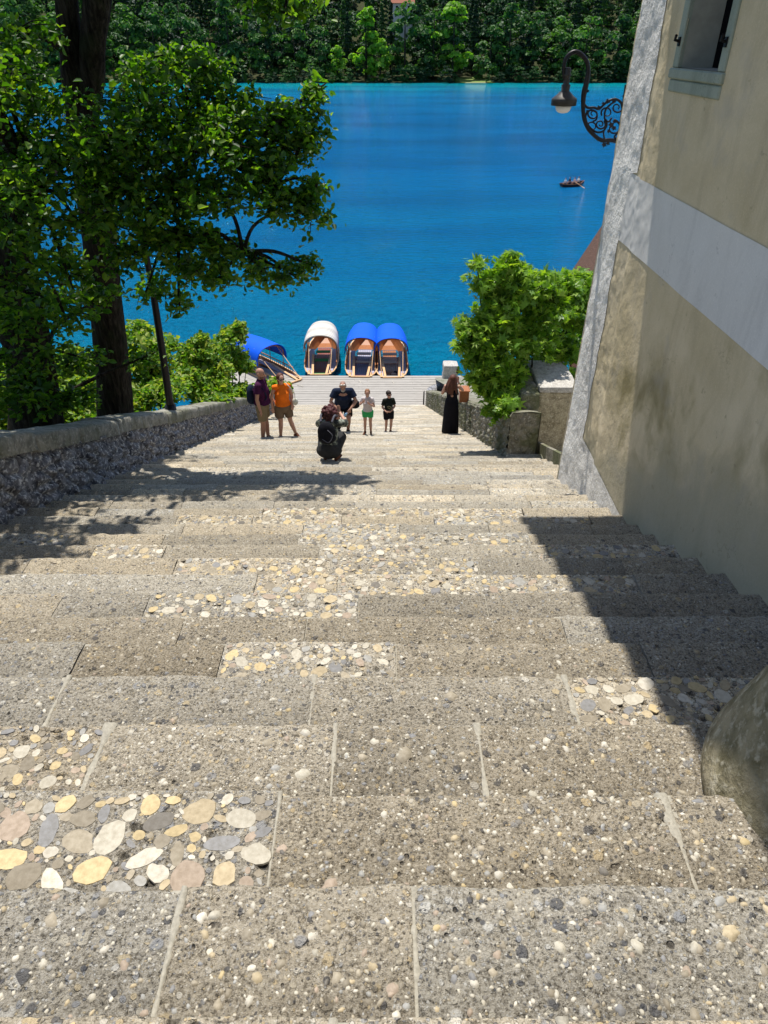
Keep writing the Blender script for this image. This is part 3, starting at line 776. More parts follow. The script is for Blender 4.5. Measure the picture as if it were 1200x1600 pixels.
g.build('wall_plate', M['iron'], lm)
g = MB()
def spiral(cx, cy, r0, r1, a0, turns, w):
    pts = []
    for k in range(22):
        t = k/21; a = a0+turns*2*math.pi*t; r = r0+(r1-r0)*t; pts.append((cx+r*math.cos(a), cy+r*math.sin(a)))
    g.tube([L(*p) for p in pts], np.linspace(w, w*.6, 22), 6)
curve([(912, 162), (918, 168), (928, 168), (936, 170), (944, 163), (952, 157), (962, 155), (970, 160), (972, 168)], .012, g)
spiral(964, 168, 10, 2.5, -1.2, 1.35, .010); spiral(927, 178, 9, 2.5, -2.4, -1.3, .010); spiral(938, 194, 8, 2, .4, 1.4, .010)
spiral(948, 176, 9, 4, 2.6, 1.1, .009); spiral(958, 200, 13, 5, -1.5, .8, .011); spiral(925, 198, 9, 3, 2.2, 1.2, .009)
curve([(918, 172), (915, 184), (920, 197), (931, 206), (942, 205), (948, 196), (946, 186)], .010, g)
curve([(962, 158), (954, 163), (946, 172), (945, 186), (951, 190), (956, 184)], .010, g)
curve([(945, 219), (943, 208), (946, 197), (944, 188)], .009, g)
curve([(966, 218), (960, 214), (966, 206), (969, 196), (962, 188)], .010, g)
curve([(917, 178), (923, 172), (932, 176), (932, 186), (926, 190)], .009, g)
curve([(965, 207), (968, 212), (966, 219)], .014, g)
g.build('scrollwork', M['iron'], lm, True)
# iron leaves
lv = MB()
for (px, py, s) in ((955, 195, 5.5), (959, 200, 4.5), (951, 205, 3.5), (944, 226, 4.8), (950, 224, 3.5), (966, 216, 3.5), (936, 168, 4), (950, 158, 4.5), (943, 162, 3.5), (958, 156, 3.5), (918, 142, 3.2), (920, 202, 3.4), (968, 223, 3.2), (960, 190, 3.6)):
    rr = random.Random(px*py); P = []
    for k in range(10):
        a = k/10*6.283+rr.random(); r = s*(1 if k % 2 else .55); P.append((px+r*math.cos(k/10*6.283), py+r*math.sin(k/10*6.283)))
    f_ = [np.array(L(*p))+np.array([0, -.012+.008*rr.random(), 0]) for p in P]; q_ = [p+np.array([0, .018, 0]) for p in f_]
    lv.add(f_+q_, [list(range(10)), list(range(10, 20))[::-1]]+[[k, 10+k, 10+(k+1) % 10, (k+1) % 10] for k in range(10)])
lv.build('iron_leaves', M['iron'], lm)
hd = MB(); c = L(881, 160)
hd.lathe([(.02, .30), (.035, .28), (.03, .25), (.045, .235), (.03, .22), (.03, .16), (.045, .15), (.04, .10), (.06, .085), (.085, .062), (.122, .035), (.126, .026), (.126, -.026), (.12, -.028)], c, 28)
hd.build('lamp_hood', M['lamphood'], lm, True)
gl = MB(); gl.lathe([(.08, -.026), (.08, -.045), (.07, -.072), (.05, -.088), (.02, -.096), (.002, -.097)], c, 24); gl.build('glass_bowl', M['lampglass'], lm, True)
# ================================================================ LOWER HOUSE ROOF BEHIND THE BUSH
lh = thing('boathouse', 'low brown shingle roofed hut behind the fig bush by the lake', 'hut')
y_ = 25.5; apex = aty(978, 300, y_); ev = aty(893, 428, y_); y_ = 20.5
rx0, rz0 = ev[0], ev[2]; rx1, rz1 = apex[0], apex[2]
o_ = MB(); mx = 2*rx1-rx0
for (xa, za, xb, zb) in ((rx0, rz0, rx1, rz1), (rx1, rz1, mx, rz0)):
    o_.add([(xa, y_, za), (xb, y_, zb), (xb, y_+5, zb), (xa, y_+5, za), (xa, y_, za+.12), (xb, y_, zb+.12), (xb, y_+5, zb+.12), (xa, y_+5, za+.12)], [[0, 3, 2, 1], [4, 5, 6, 7], [0, 1, 5, 4], [1, 2, 6, 5], [2, 3, 7, 6], [3, 0, 4, 7]])
o_.build('roof', plain('brown_shingles', (.13, .075, .055), .85, .5, 14, .8, .2, 0, .05), lh)
o_ = MB(); o_.box(rx0+.35, mx-.35, y_+.4, y_+4.7, 2.0, rz0+.15); o_.add([(rx0+.35, y_+.4, rz0+.15), (mx-.35, y_+.4, rz0+.15), (rx1, y_+.4, rz1-.05)], [[0, 1, 2]]); o_.build('wall', M['redwood'], lh)
# ================================================================ DOCK
dk = MB()
y = 34.62; k = 0
while y < 38.55:
    z = .50+.006*math.sin(k*2.7); x = -5.35+(y-34.6)*.0
    xs = [-5.5+(y-34.6)*-.02]
    while xs[-1] < 8.0: xs.append(xs[-1]+3.6+((k*7) % 5)*.25)
    for a, b in zip(xs[:-1], xs[1:]): dk.box(a+.006, b-.006, y, y+.128, z-.05+rng.uniform(-.003, .003), z+rng.uniform(-.004, .004))
    y += .142; k += 1
dock = dk.build('wooden_dock', M['deck']); tag(dock, 'weathered grey plank dock along the foot of the stone steps', 'dock')
b_ = MB(); b_.box(-5.4, 8, 38.42, 38.56, -.6, .42); b_.box(-5.4, 8, 34.5, 34.62, -.6, .45)
for q in range(8): b_.tube([(-5+q*1.8, 38.35, -1.5), (-5+q*1.8, 38.35, .42)], .11, 10)
b_.build('beam', M['darkhull'], dock)
dk = MB(); A = Vector((-5.55, 38.4, 0)); dr = Vector((-.80, .60, 0)); pr = Vector((-.60, -.80, 0))
for k in range(26):
    p = A+pr*(k*.142-.1); z = .485+.004*math.sin(k*1.9); L_ = 5.0
    a = p-dr*0.0; 
    # clip the near end on the straight dock's edge
    dk.beam(tuple(a+Vector((0, 0, z-.02))), tuple(a+dr*L_+Vector((0, 0, z-.02))), .13, .045)
for k in range(26):
    yk = 34.7+k*.142
    t = (38.5-yk)
    dk.beam((-5.52, yk, .462), (-5.52-max(.12, t*.72), yk, .462), .13, .04) if t > .2 else None
dk.build('angled_deck', M['deck'], dock)
# pillar at the lower end, mooring post, box
o = rough_block('stone_pillar', M['palestone'], 3.25, 4.05, 36.2, 37.0, .4, float(aty(700, 572, 36.2)[2]), None, .05, .06, 12, .06)
tag(o, 'pale speckled stone pillar standing on the dock behind the woman in black', 'stone pillar')
p = atz(668, 606, 1.55)
o_ = MB(); o_.tube([(2.12, 34.5, .45), (2.12, 34.5, 1.3), (2.13, 34.5, 1.38)], [.04, .035, .012], 8); o = o_.build('mooring_post', M['darkhull']); tag(o, 'thin dark mooring post at the foot of the right parapet wall', 'post')
o_ = MB(); q = aty(725, 620, 16.6); o_.box(q[0]-.11, q[0]+.13, 16.6, 16.9, q[2]-.16, q[2]+.14, bev=.01); o_.box(q[0]-.13, q[0]+.15, 16.57, 16.93, q[2]+.14, q[2]+.17, bev=.008)
o = o_.build('wooden_box', M['hullwood']); tag(o, 'small brown box resting on the wall top beside the woman in black', 'box')
# terrace on the right behind the low wall
o_ = MB(); o_.add([(2.7, 12.5, stairz(12.5)+.3), (9, 12.5, stairz(12.5)+.3), (9, 20, stairz(20)+.75), (2.7, 20, stairz(20)+.75), (9, 34, .6), (2.7, 34, 2.2), (9, 38.4, .45), (3.0, 38.4, .45)], [[0, 1, 2, 3], [3, 2, 4, 5], [5, 4, 6, 7]])
o = o_.build('terrace', M['cap']); tag(o, kind='structure')
# ================================================================ BOATS
def canopy(w, h_side, h_top, y0, y1, mat, parent, rib=0, sag=0.05):
    n, m = 24, 44; T = np.linspace(0, 1, n); Wy = np.linspace(0, 1, m)
    A, B = np.meshgrid(T, Wy, indexing='ij'); ang = math.pi*(1-A)
    ww = w*(1-.22*np.clip(B-.45, 0, 1)**1.5*2)
    X = ww*np.cos(ang)*1.0; X = np.sign(X)*np.abs(X)**.86*ww**.14
    Z = h_side+(h_top-h_side)*np.sin(ang)**.72-.12*B**2-(.05*np.sin(B*math.pi*3)**2)*sag*2
    if rib: Z = Z+.018*np.abs(np.sin(B*math.pi*rib)); X = X*(1+.010*np.abs(np.sin(B*math.pi*rib)))
    Y = y0+(y1-y0)*B-.0*(Z-h_side)
    Z = Z-np.clip(B-.93, 0, 1)*4*(h_top-h_side)*.35
    V_ = np.c_[X.ravel(), Y.ravel(), Z.ravel()]; V2 = V_*np.array([.975, 1, 1])-np.array([0, 0, .02]); f = gridfaces(n, m)
    nb = n*m
    rim = []
    for j in (0, m-1):
        for i in range(n-1):
            a, b = i*m+j, (i+1)*m+j; rim.append([a, b, b+nb, a+nb] if j == 0 else [a, a+nb, b+nb, b])
    for i in (0, n-1):
        for j in range(m-1):
            a, b = i*m+j, i*m+j+1; rim.append([a, a+nb, b+nb, b] if i == 0 else [a, b, b+nb, a+nb])
    return mk('canopy', np.r_[V_, V2], np.r_[f[:, ::-1], f+nb, np.array(rim)], mat, parent, True)
def pletna(name_label, loc, rz, canvas, rib=0, floor='lilac', seat='lightwood', side='stripe', L=7.0, stern_w=.52):
    bt = thing('rowing_boat', name_label, 'boat', loc, rz, 'covered wooden boats moored at the dock')
    # hull sections along y: (y, half width bottom, half width top, z bottom, z top)
    S = [(0, stern_w*.75, stern_w, .18, .55), (.5, .66, .80, .0, .52), (1.2, .78, .95, -.12, .50), (2.4, .86, 1.03, -.16, .50), (3.8, .84, 1.03, -.16, .52), (5.2, .66, .88, -.10, .58), (6.3, .36, .55, .05, .70), (L, .08, .16, .28, .86)]
    def shell(off, zo):
        V_ = []
        for (y, b, t, z0, z1) in S: V_ += [(-t+off, y, z1), (-(b+t)/2-.02+off, y, (z0+z1)/2), (-b+off, y, z0+zo), (b-off, y, z0+zo), ((b+t)/2+.02-off, y, (z0+z1)/2), (t-off, y, z1)]
        return V_
    o_ = MB(); V_ = shell(0, 0); F_ = []
    for q in range(len(S)-1):
        for k in range(5): F_.append([q*6+k, q*6+k+1, (q+1)*6+k+1, (q+1)*6+k])
    F_ += [[0, 1, 2, 3, 4, 5][::-1], [(len(S)-1)*6+k for k in range(6)]]
    F_ = [f[::-1] for f in F_]
    o_.add(V_, F_); o_.build('hull', M['darkhull'], bt)
    o_ = MB(); V_ = shell(.035, .06); V_ = [(x, y+(.03 if y == 0 else 0), z) for x, y, z in V_]
    o_.add(V_, [[q*6+k, (q+1)*6+k, (q+1)*6+k+1, q*6+k+1][::-1] for q in range(len(S)-1) for k in range(5)]); o_.build('inner_hull', M['hullwood'], bt)
    gw = MB()
    for sx in (-1, 1):
        for q in range(len(S)-1):
            a, b = S[q], S[q+1]; gw.beam((sx*(a[2]-.01), a[0], a[4]+.02), (sx*(b[2]-.01), b[0], b[4]+.02), .075, .05)
    gw.beam((-stern_w-.03, -.02, .57), (stern_w+.03, -.02, .57), .09, .07)
    gw.build('gunwale', M['lightwood'], bt)
    tr = MB(); tr.add([(-stern_w, -.035, .55), (stern_w, -.035, .55), (stern_w*.75, -.035, .18), (-stern_w*.75, -.035, .18), (-stern_w, -.005, .55), (stern_w, -.005, .55), (stern_w*.75, -.005, .18), (-stern_w*.75, -.005, .18)],
           [[0, 3, 2, 1], [4, 5, 6, 7], [0, 1, 5, 4], [1, 2, 6, 5], [2, 3, 7, 6], [3, 0, 4, 7]]); tr.build('transom', M['hullwood'], bt)
    fd = MB(); fd.box(-stern_w+.06, stern_w-.06, .05, .45, .44, .47); fd.build('foredeck', M['green_cloth'] if floor == 'green' else M['redwood'], bt)
    fl = MB()
    x = -.42
    while x < .42: fl.box(x, x+.105, .5, 5.6, .02, .045); x += .122
    fl.build('floor_boards', M['redwood'] if floor == 'green' else M['hullwood'] if floor == 'wood' else M['lilac'], bt)
    # long side benches and their light inner rails
    for sx in (-1, 1):
        bn = MB(); bn.add([(sx*.48, .5, .38), (sx*.72, .5, .38), (sx*.90, 1.3, .38), (sx*.95, 4.6, .38), (sx*.56, 4.6, .38), (sx*.50, 1.3, .38)]+[(sx*.48, .5, .34), (sx*.72, .5, .34), (sx*.90, 1.3, .34), (sx*.95, 4.6, .34), (sx*.56, 4.6, .34), (sx*.50, 1.3, .34)],
               [[0, 1, 2, 5], [5, 2, 3, 4], [0, 5, 11, 6], [5, 4, 10, 11]]); bn.build('side_bench', M['lilac'], bt)
        rl = MB(); rl.beam((sx*.40, .12, .55), (sx*.56, 2.9, .66), .13, .045); rl.build('rail', M['lightwood'], bt)
        bk_ = MB()
        q = 0
        while q < 17:
            yq = 1.3+q*.2; bk_.beam((sx*.93, yq, .54), (sx*.96, yq, .80), .025, .02, (0, 1, 0)); q += 1
        bk_.beam((sx*.955, 1.25, .81), (sx*.965, 4.6, .81), .05, .04); bk_.build('back_rail', M['hullwood'], bt)
    for ya in (2.5, 3.9): th = MB(); th.box(-.44, .44, ya, ya+.4, .36, .40, bev=.01); th.build('thwart', M['green_cloth'] if floor == 'green' else M['hullwood'], bt)
    
    for sx in (-1, 1):
        for yq in (2.15, 3.5, 4.9): ps = MB(); ps.tube([(sx*.93, yq, .5), (sx*.93, yq, 1.42)], .022, 6); ps.build('canopy_post', M['hullwood'], bt)
    hoop = [(.97*math.cos(a), 2.12, 1.30+.80*math.sin(a)**.8) for a in np.linspace(.02, math.pi-.02, 16)]
    ps = MB(); ps.tube(hoop, .028, 6); ps.build('canopy_hoop', M['hullwood'], bt)
    canopy(1.04, 1.22, 2.22, 1.9, 5.1, canvas, bt, rib)
    for sx in (-1, 1):
        oa = MB(); oa.tube([(sx*.62, .25, .62), (sx*.70, 2.0, 1.62), (sx*.72, 2.6, 2.02)], [.02, .022, .02], 6)
        oa.box(sx*.62-.07, sx*.62+.07, .0, .55, .58, .605); oa.build('oar', M['lightwood'], bt)
    rp = MB(); rp.tube(smooth([(0, -.03, .5), (.02, -.3, .48), (-.02, -.55, .56), (.08, -.8, .53)]), .016, 6); rp.build('mooring_rope', M['rope'], bt)
    return bt
def boatat(px, py): p = atz(px, py, .56); return (float(p[0]), float(p[1]), -.03)
b1 = pletna('covered wooden boat with ribbed white canopy and green cushions, end moored to the dock', boatat(499, 584.5), R(1), M['canvas_white'], 16, 'green')
b2 = pletna('blue canopied wooden boat moored between the white canopied boat and another blue one', boatat(563, 588), R(-1.5), M['canvas_blue'])
b3 = pletna('blue canopied wooden boat at the right end of the row at the dock', boatat(613, 589), R(1.5), M['canvas_blue'], floor='wood')
b4 = pletna('blue canopied wooden boat moored at an angle, partly behind the left shrubs', boatat(458, 597), R(43), M['canvas_blue'])
b4.location.z = .0
# black bag-like bundle in the boats
o_ = MB(); o_.ell((0, 0, 0), (.22, .18, .16), 10, 8); o_.ell((.1, .12, .12), (.12, .1, .12), 8, 6)
bg = o_.build('bag', plain('dark_cloth', (.02, .02, .03), .9, .4, 20), None, True); bg.location = (b3.location.x+.1, b3.location.y+1.3, .12)
tag(bg, 'dark bag lying on the floor of the right blue canopied boat', 'bag')
# small rowing boat far out with four people
fb = thing('rowboat', 'small dark open rowing boat with people far out on the lake', 'boat', tuple(atz(893, 291, 0)), R(-68))
S = [(-1.75, .25, .42, .1, .42), (-1.0, .5, .68, -.06, .38), (0, .55, .74, -.1, .36), (1.0, .45, .62, -.05, .42), (1.95, .03, .06, .22, .62)]
o_ = MB(); V_ = []
for (y, b, t, z0, z1) in S: V_ += [(-t, y, z1), (-b, y, z0), (b, y, z0), (t, y, z1)]
o_.add(V_, [[q*4+k, (q+1)*4+k, (q+1)*4+k+1, q*4+k+1] for q in range(4) for k in range(3)]+[[0, 1, 2, 3], [16, 19, 18, 17]])
for yq in (-.9, 0, .85): o_.box(-.6, .6, yq-.12, yq+.12, .26, .30)
o_.build('hull', M['darkhull'], fb)
o_ = MB()
for sx in (-1, 1):
    for q in range(4): o_.beam((sx*S[q][2], S[q][0], S[q][4]), (sx*S[q+1][2], S[q+1][0], S[q+1][4]), .06, .05)
o_.build('gunwale', M['hullwood'], fb)
for sx in (-1, 1):
    o_ = MB(); o_.tube([(sx*.3, .2, .62), (sx*1.9, .6, .08)], .03, 6); o_.beam((sx*1.6, .53, .17), (sx*2.1, .65, .03), .14, .03); o_.build('oar', M['lightwood'], fb)
# ================================================================ WATER, GROUND, FAR SHORE
def water():
    ys = np.r_[np.linspace(33.5, 60, 60), np.linspace(62, 380, 160)]; xs = np.linspace(-900, 900, 60)
    X, Y = np.meshgrid(xs, ys, indexing='ij')
    o = mk('water', np.c_[X.ravel(), Y.ravel(), np.zeros(X.size)], gridfaces(len(xs), len(ys)), None, None, False)
    t = NT('lake_water'); co = t.tc('Pos')
    sx = t.N('ShaderNodeSeparateXYZ'); t.l.new(co, sx.inputs[0])
    n = t.noise(.012, 3, .5, t.mapv(co, (.35, 1, 1))); nb = t.noise(.05, 4, .6, t.mapv(co, (.3, 1, 1)))
    yy = t.math('MULTIPLY', t.math('ADD', sx.outputs[1], t.math('MULTIPLY', t.math('SUBTRACT', n, .5), 60)), 1/400.)
    col = t.ramp(yy, [(0.08, (.0, .23, .38)), (.15, (.0, .22, .46)), (.30, (.0, .22, .56)), (.55, (.0, .25, .60)), (.72, (.0, .31, .66)), (.83, (.0, .42, .62)), (.92, (.0, .52, .50))])
    col = t.mix(t.math('MULTIPLY', t.ramp(nb, [(.42, 0), (.66, 1)]), .75), col, (.0, .13, .36))
    w1 = t.noise(1.5, 4, .6, t.mapv(co, (.6, 1.1, 1)), .3); w2 = t.noise(5.5, 3, .6, t.mapv(co, (.6, 1.2, 1)), .2); w3 = t.noise(.25, 2, .5, t.mapv(co, (.5, 1.2, 1)))
    h = t.math('ADD', t.math('ADD', w1, t.math('MULTIPLY', w2, .38)), t.math('MULTIPLY', w3, .9))
    # wind patches
    t.fin(col, .05, t.bump(h, 1.0, 1.3), .5, IOR=1.33)
    o.data.materials.append(t.m); tag(o, kind='structure')
water()
def soil():
    t = NT('soil'); co = t.tc('Pos'); n = t.noise(1.5, 5, .6, co); n2 = t.noise(9, 4, .6, co)
    col = t.mix(t.ramp(n, [(.4, 0), (.6, 1)]), (.035, .05, .015), (.07, .06, .035)); col = t.mix(t.ramp(n2, [(.5, 0), (.65, 1)]), col, (.025, .045, .01))
    return t.fin(col, .95, t.bump(n2, .8, .08), .1)
M['soil'] = soil()
def island():
    xs = np.linspace(-70, 75, 110); ys = np.linspace(-40, 40, 90); X, Y = np.meshgrid(xs, ys, indexing='ij')
    Z = np.minimum(CZ-2.15-K*np.maximum(Y, -1), CZ-1.8)
    Z = Z-.10*np.clip(np.abs(X-.5)-4.3, 0, 100)
    Z = Z+.35*(fbm(X*.5, Y*.5, 3, 2)-.5)*(np.abs(X) > 4.6)
    Z = Z-.9*((X > -3.3) & (X < 2.6))
    Z = Z-np.clip(Y-31.5, 0, 50)*.9
    o = mk('ground', np.c_[X.ravel(), Y.ravel(), Z.ravel()], gridfaces(110, 90), M['soil'], None, True); tag(o, kind='structure')
island()
def hz_(X, Y): return np.where(Y < 378, -1.2, 0)+np.clip(Y-378, 0, 30)*.09+np.clip(Y-405, 0, 900)*.36+10*(fbm(X*.012, Y*.012, 3, 3)-.5)*np.clip((Y-392)/60, 0, 1)
xs = np.linspace(-950, 950, 130); ys = np.r_[np.linspace(366, 440, 30), np.linspace(450, 1100, 50)]
X, Y = np.meshgrid(xs, ys, indexing='ij'); Ysh = Y+8*(fbm(X*.02, X*0, 3, 9)-.5)
o = mk('hills', np.c_[X.ravel(), Y.ravel(), (hz_(X, Y)).ravel()], gridfaces(130, 80), M['soil'], None, True); tag(o, kind='structure')
# ================================================================ FOLIAGE
def leaves(C, Nrm, size, asp=.62, fold=.18, lobed=False, r=None):
    """C (N,3) centres, Nrm (N,3) normals -> verts, faces, rnd"""
    r = r or rng; N = len(C); Nrm = Nrm/np.linalg.norm(Nrm, axis=1, keepdims=True)
    a = r.normal(size=(N, 3)); a -= (a*Nrm).sum(1, keepdims=True)*Nrm; a /= np.linalg.norm(a, axis=1, keepdims=True); b = np.cross(Nrm, a)
    s = (size*np.exp(r.normal(0, .22, N)))[:, None]
    if lobed:
        P = []
        ang = np.array([0, 22, 48, 72, 105, 150, 210, 255, 288, 312, 338])*math.pi/180; rad = np.array([1, .36, .86, .32, .62, .25, .25, .62, .32, .86, .36])
        P.append(C)
        for t, q in zip(ang, rad): P.append(C+s*q*(a*math.cos(t)+b*math.sin(t))*.75-Nrm*s*.12*q*q)
        V_ = np.stack(P, 1).reshape(-1, 3); n = 12; base = np.arange(N)[:, None]*n
        f = np.concatenate([np.c_[base, base+1+k, base+1+(k+1) % 11] for k in range(11)])
    else:
        u = asp; P = [C-a*s*.5, C-a*s*.12+b*s*u*.5+Nrm*s*fold, C+a*s*.28+b*s*u*.42+Nrm*s*fold, C+a*s*.55, C+a*s*.28-b*s*u*.42+Nrm*s*fold, C-a*s*.12-b*s*u*.5+Nrm*s*fold]
        V_ = np.stack(P, 1).reshape(-1, 3); n = 6; base = np.arange(N)[:, None]*6
        f = np.r_[np.c_[base, base+3, base+2, base+1], np.c_[base, base+5, base+4, base+3]]
    return V_, f, np.repeat(r.random(N), n)
def upn(N, tilt=.6, r=None):
    r = r or rng; n = r.normal(size=(N, 3))*tilt; n[:, 2] += 1; return n
def sprays(clusters, twig=9, per=11, leafgap=.06, r=None):
    """clusters: (centre, (rx,ry,rz), density) -> leaf centres set along drooping twigs"""
    r = r or rng; C = []; tw = []
    for c, rad, dens in clusters:
        c = np.array(c); rad = np.array(rad); nt = int(twig*dens)
        for _ in range(nt):
            d = r.normal(size=3); d /= np.linalg.norm(d); d[2] *= .7
            s = c+d*rad*r.uniform(.05, .75); e = c+d*rad*r.uniform(.8, 1.15)+np.array([0, 0, -.06])
            e = s+(e-s)*1.0; t = r.uniform(0, 1.05, per)[:, None]
            pts = s+(e-s)*t+r.normal(size=(per, 3))*leafgap; C.append(pts); tw.append((s, (s+e)/2+np.array([0, 0, .03]), e))
    return np.concatenate(C), tw
LEAF = dict(
    maple=leafmat('broad_leaves', [(.018, .06, .008), (.04, .11, .012), (.075, .17, .018), (.14, .22, .025)], .5, .42, tcol=(2.2, 2.3, .4)),
    fig=leafmat('fig_leaves', [(.09, .20, .02), (.16, .30, .03), (.28, .40, .06)], .45, .38, tcol=(1.7, 1.7, .4)),
    shrub=leafmat('shrub_leaves', [(.06, .15, .015), (.12, .25, .02), (.22, .33, .035), (.36, .38, .07)], .45, .5, tcol=(1.5, 1.6, .5)),
    far=leafmat('far_tree_leaves', [(.018, .06, .02), (.035, .10, .022), (.07, .17, .028), (.14, .28, .035)], .35, .6, True, tcol=(1.5, 1.8, .6)),
    conifer=leafmat('conifer_needles', [(.010, .035, .018), (.02, .055, .025), (.035, .08, .03)], .15, .7, True),
    young=leafmat('bright_tree_leaves', [(.10, .22, .02), (.17, .34, .03), (.27, .46, .04)], .5, .6, False, tcol=(1.4, 1.6, .6)))
def _bark():
    t = NT('dark_bark'); co = t.mapv(t.tc('Pos'), (1, 1, .16)); n = t.noise(22, 5, .7, co, .4); n2 = t.noise(3, 4, .6, t.tc('Pos'))
    col = t.ramp(n, [(.35, (.006, .005, .004)), (.5, (.03, .024, .018)), (.7, (.075, .065, .05))]); col = t.mix(t.math('MULTIPLY', t.ramp(n2, [(.5, 0), (.65, 1)]), .5), col, (.03, .04, .015))
    return t.fin(col, .95, t.bump(n, 1, .05), .1)
M['bark'] = _bark()
def T3(px, py, y): return aty(px, py, y)
# ---------------- big trees on the left
def bigtree(label, trunks, clusters, name='broadleaf_tree', mat='maple', leaf=.105, twig=10, per=13, lobed=False, branch_from=None, nrm=.75):
    t = thing(name, label, 'tree'); tb = MB()
    for pts, rad in trunks:
        P = smooth(pts, 6); n = len(P); tb.tube(P, np.interp(np.linspace(0, 1, n), np.linspace(0, 1, len(rad)), rad), 14, True)
    C, tw = sprays(clusters, twig, per)
    br = MB(); src = [np.array(p) for p in (branch_from or trunks[0][0])]
    for c, rad, d in clusters:
        c = np.array(c); cands = sorted(src, key=lambda s: np.linalg.norm(s-c)+max(0, s[2]-c[2]+.3)*.6); s = cands[0]; L_ = np.linalg.norm(c-s)
        mid = (s+c)/2+np.array([0, 0, .12*L_])+rng.normal(size=3)*.05*L_
        br.tube(smooth([s, mid, c, c+(c-mid)*.35], 5), np.interp(np.linspace(0, 1, 16), [0, 1], [.022+.012*L_, .006]), 6)
    for s, m_, e in tw[::2]: br.tube([s, m_, e], [.008, .006, .003], 4, False)
    V0, V1 = len(tb.v), 0
    # roughen the trunk
    v = np.array(tb.v); v = v+(.03*(fbm(v[:, 0]*9+v[:, 1]*6, v[:, 2]*3.5, 3, 1)-.5))[:, None]*np.array([[1, 1, 0]])
    mk('trunk', v, tb.f, M['bark'], t, True); br.build('branches', M['bark'], t, True)
    lv_, lf, lr = leaves(C, upn(len(C), nrm), leaf, lobed=lobed); mk('crown', lv_, lf, LEAF[mat], t, False, {'rnd': lr}); return t
def cl(lst):
    """(px, py, depth y, radius m, density) -> clusters"""
    out = []
    for (px, py, y, r_, d) in lst: out.append((T3(px, py, y), (r_, r_*1.25, r_*.62), d))
    return out
trA = [([T3(182, 690, 11.5), T3(178, 600, 11.5), T3(165, 470, 11.4), T3(150, 330, 11.2), T3(128, 200, 11.0), T3(112, 90, 10.9), T3(98, -60, 10.8), T3(80, -260, 10.8)], [.36, .29, .26, .25, .21, .145, .14, .11]),
       ([T3(130, 215, 11.0), T3(142, 130, 10.9), T3(146, 60, 10.8), T3(156, -40, 10.7), T3(170, -220, 10.6)], [.15, .165, .165, .165, .12])]
cA = cl([(20, 50, 9.5, .5, 3), (0, 130, 8.5, .6, 4), (50, 160, 9.0, .5, 3), (80, 225, 8.6, .6, 3), (30, 290, 8.0, .55, 1.8), (170, 210, 8.8, .7, 5), (150, 290, 8.6, .6, 4), (230, 160, 9.3, .65, 5),
         (270, 110, 9.8, .62, 5), (320, 100, 10.0, .45, 3), (220, 240, 9.0, .7, 6), (290, 190, 9.3, .65, 6), (350, 160, 9.6, .55, 4.5), (330, 230, 9.2, .65, 6), (390, 200, 9.6, .5, 4.5),
         (270, 300, 8.9, .65, 6), (200, 320, 8.7, .6, 5), (340, 300, 9.0, .5, 4), (400, 260, 9.3, .48, 4), (440, 190, 9.6, .42, 3.2), (470, 170, 9.8, .32, 2.2), (496, 140, 9.9, .2, 1.2), (452, 235, 9.5, .36, 2.8), (478, 208, 9.6, .28, 2),
         (420, 300, 9.1, .34, 2.2), (460, 305, 9.2, .3, 1.6), (490, 290, 9.3, .22, 1.2), (487, 335, 9.2, .25, 1.5), (430, 330, 9.0, .2, .8),
         (250, 380, 8.8, .42, 3), (310, 370, 8.9, .42, 3), (360, 395, 9.0, .36, 2.4), (405, 420, 9.0, .30, 1.8), (450, 425, 9.1, .25, 1.6), (478, 412, 9.1, .18, .8), (300, 425, 9.0, .42, 3), (345, 430, 9.0, .22, 1),
         (125, 350, 8.4, .4, 1.8), (60, 375, 8.2, .45, 1.7), (10, 430, 8.0, .4, 1.6), (105, 425, 8.4, .35, 1.5), (200, 400, 8.8, .4, 2.4), (230, 450, 9.2, .3, 1.4),
         (280, 470, 9.2, .22, .9), (400, 5, 9.4, .25, .8), (445, 15, 9.4, .28, 1.3), (478, 0, 9.4, .2, .8), (420, -40, 9.4, .4, 2), (30, 500, 8.6, .4, 1.5), (100, 490, 8.8, .4, 2),
         (0, 560, 8.4, .4, 1.6), (75, 555, 8.8, .35, 1.3), (110, 250, 8.4, .45, 2.4), (20, 350, 7.6, .4, 1.2), (-60, 300, 7.4, .8, 5), (-120, 120, 7.5, 1.0, 6), (-80, 450, 7.6, .7, 4)])
# upper crown, above the picture, throws the dappled shade
for _ in range(14):
    cA.append((np.array([rng.uniform(-6.5, -3.9), rng.uniform(8.5, 15), CZ+rng.uniform(2.3, 6.0)]), (.9, .9, .5), 4))
for _ in range(7): cA.append((np.array([rng.uniform(-4.3, -2.9), rng.uniform(5.7, 6.9), CZ+rng.uniform(.9, 1.6)]), (.5, .5, .25), 3))
for _ in range(9): cA.append((np.array([rng.uniform(-3.6, -1.3), rng.uniform(8.6, 10.3), CZ+rng.uniform(1.3, 1.9)]), (.45, .45, .25), 2.2))
treeA = bigtree('tall forked broadleaf tree with dark trunk whose branches overhang the left side of the steps', trA, cA, branch_from=trA[0][0][2:]+trA[1][0]+[T3(300, -80, 10), T3(440, -40, 9.6), T3(230, 260, 9.8), T3(330, 230, 9.5), T3(400, 230, 9.5), T3(280, 370, 9.3), T3(430, 290, 9.3), T3(380, 395, 9.1), T3(60, 300, 9.0)], leaf=.082)
lb_ = MB()
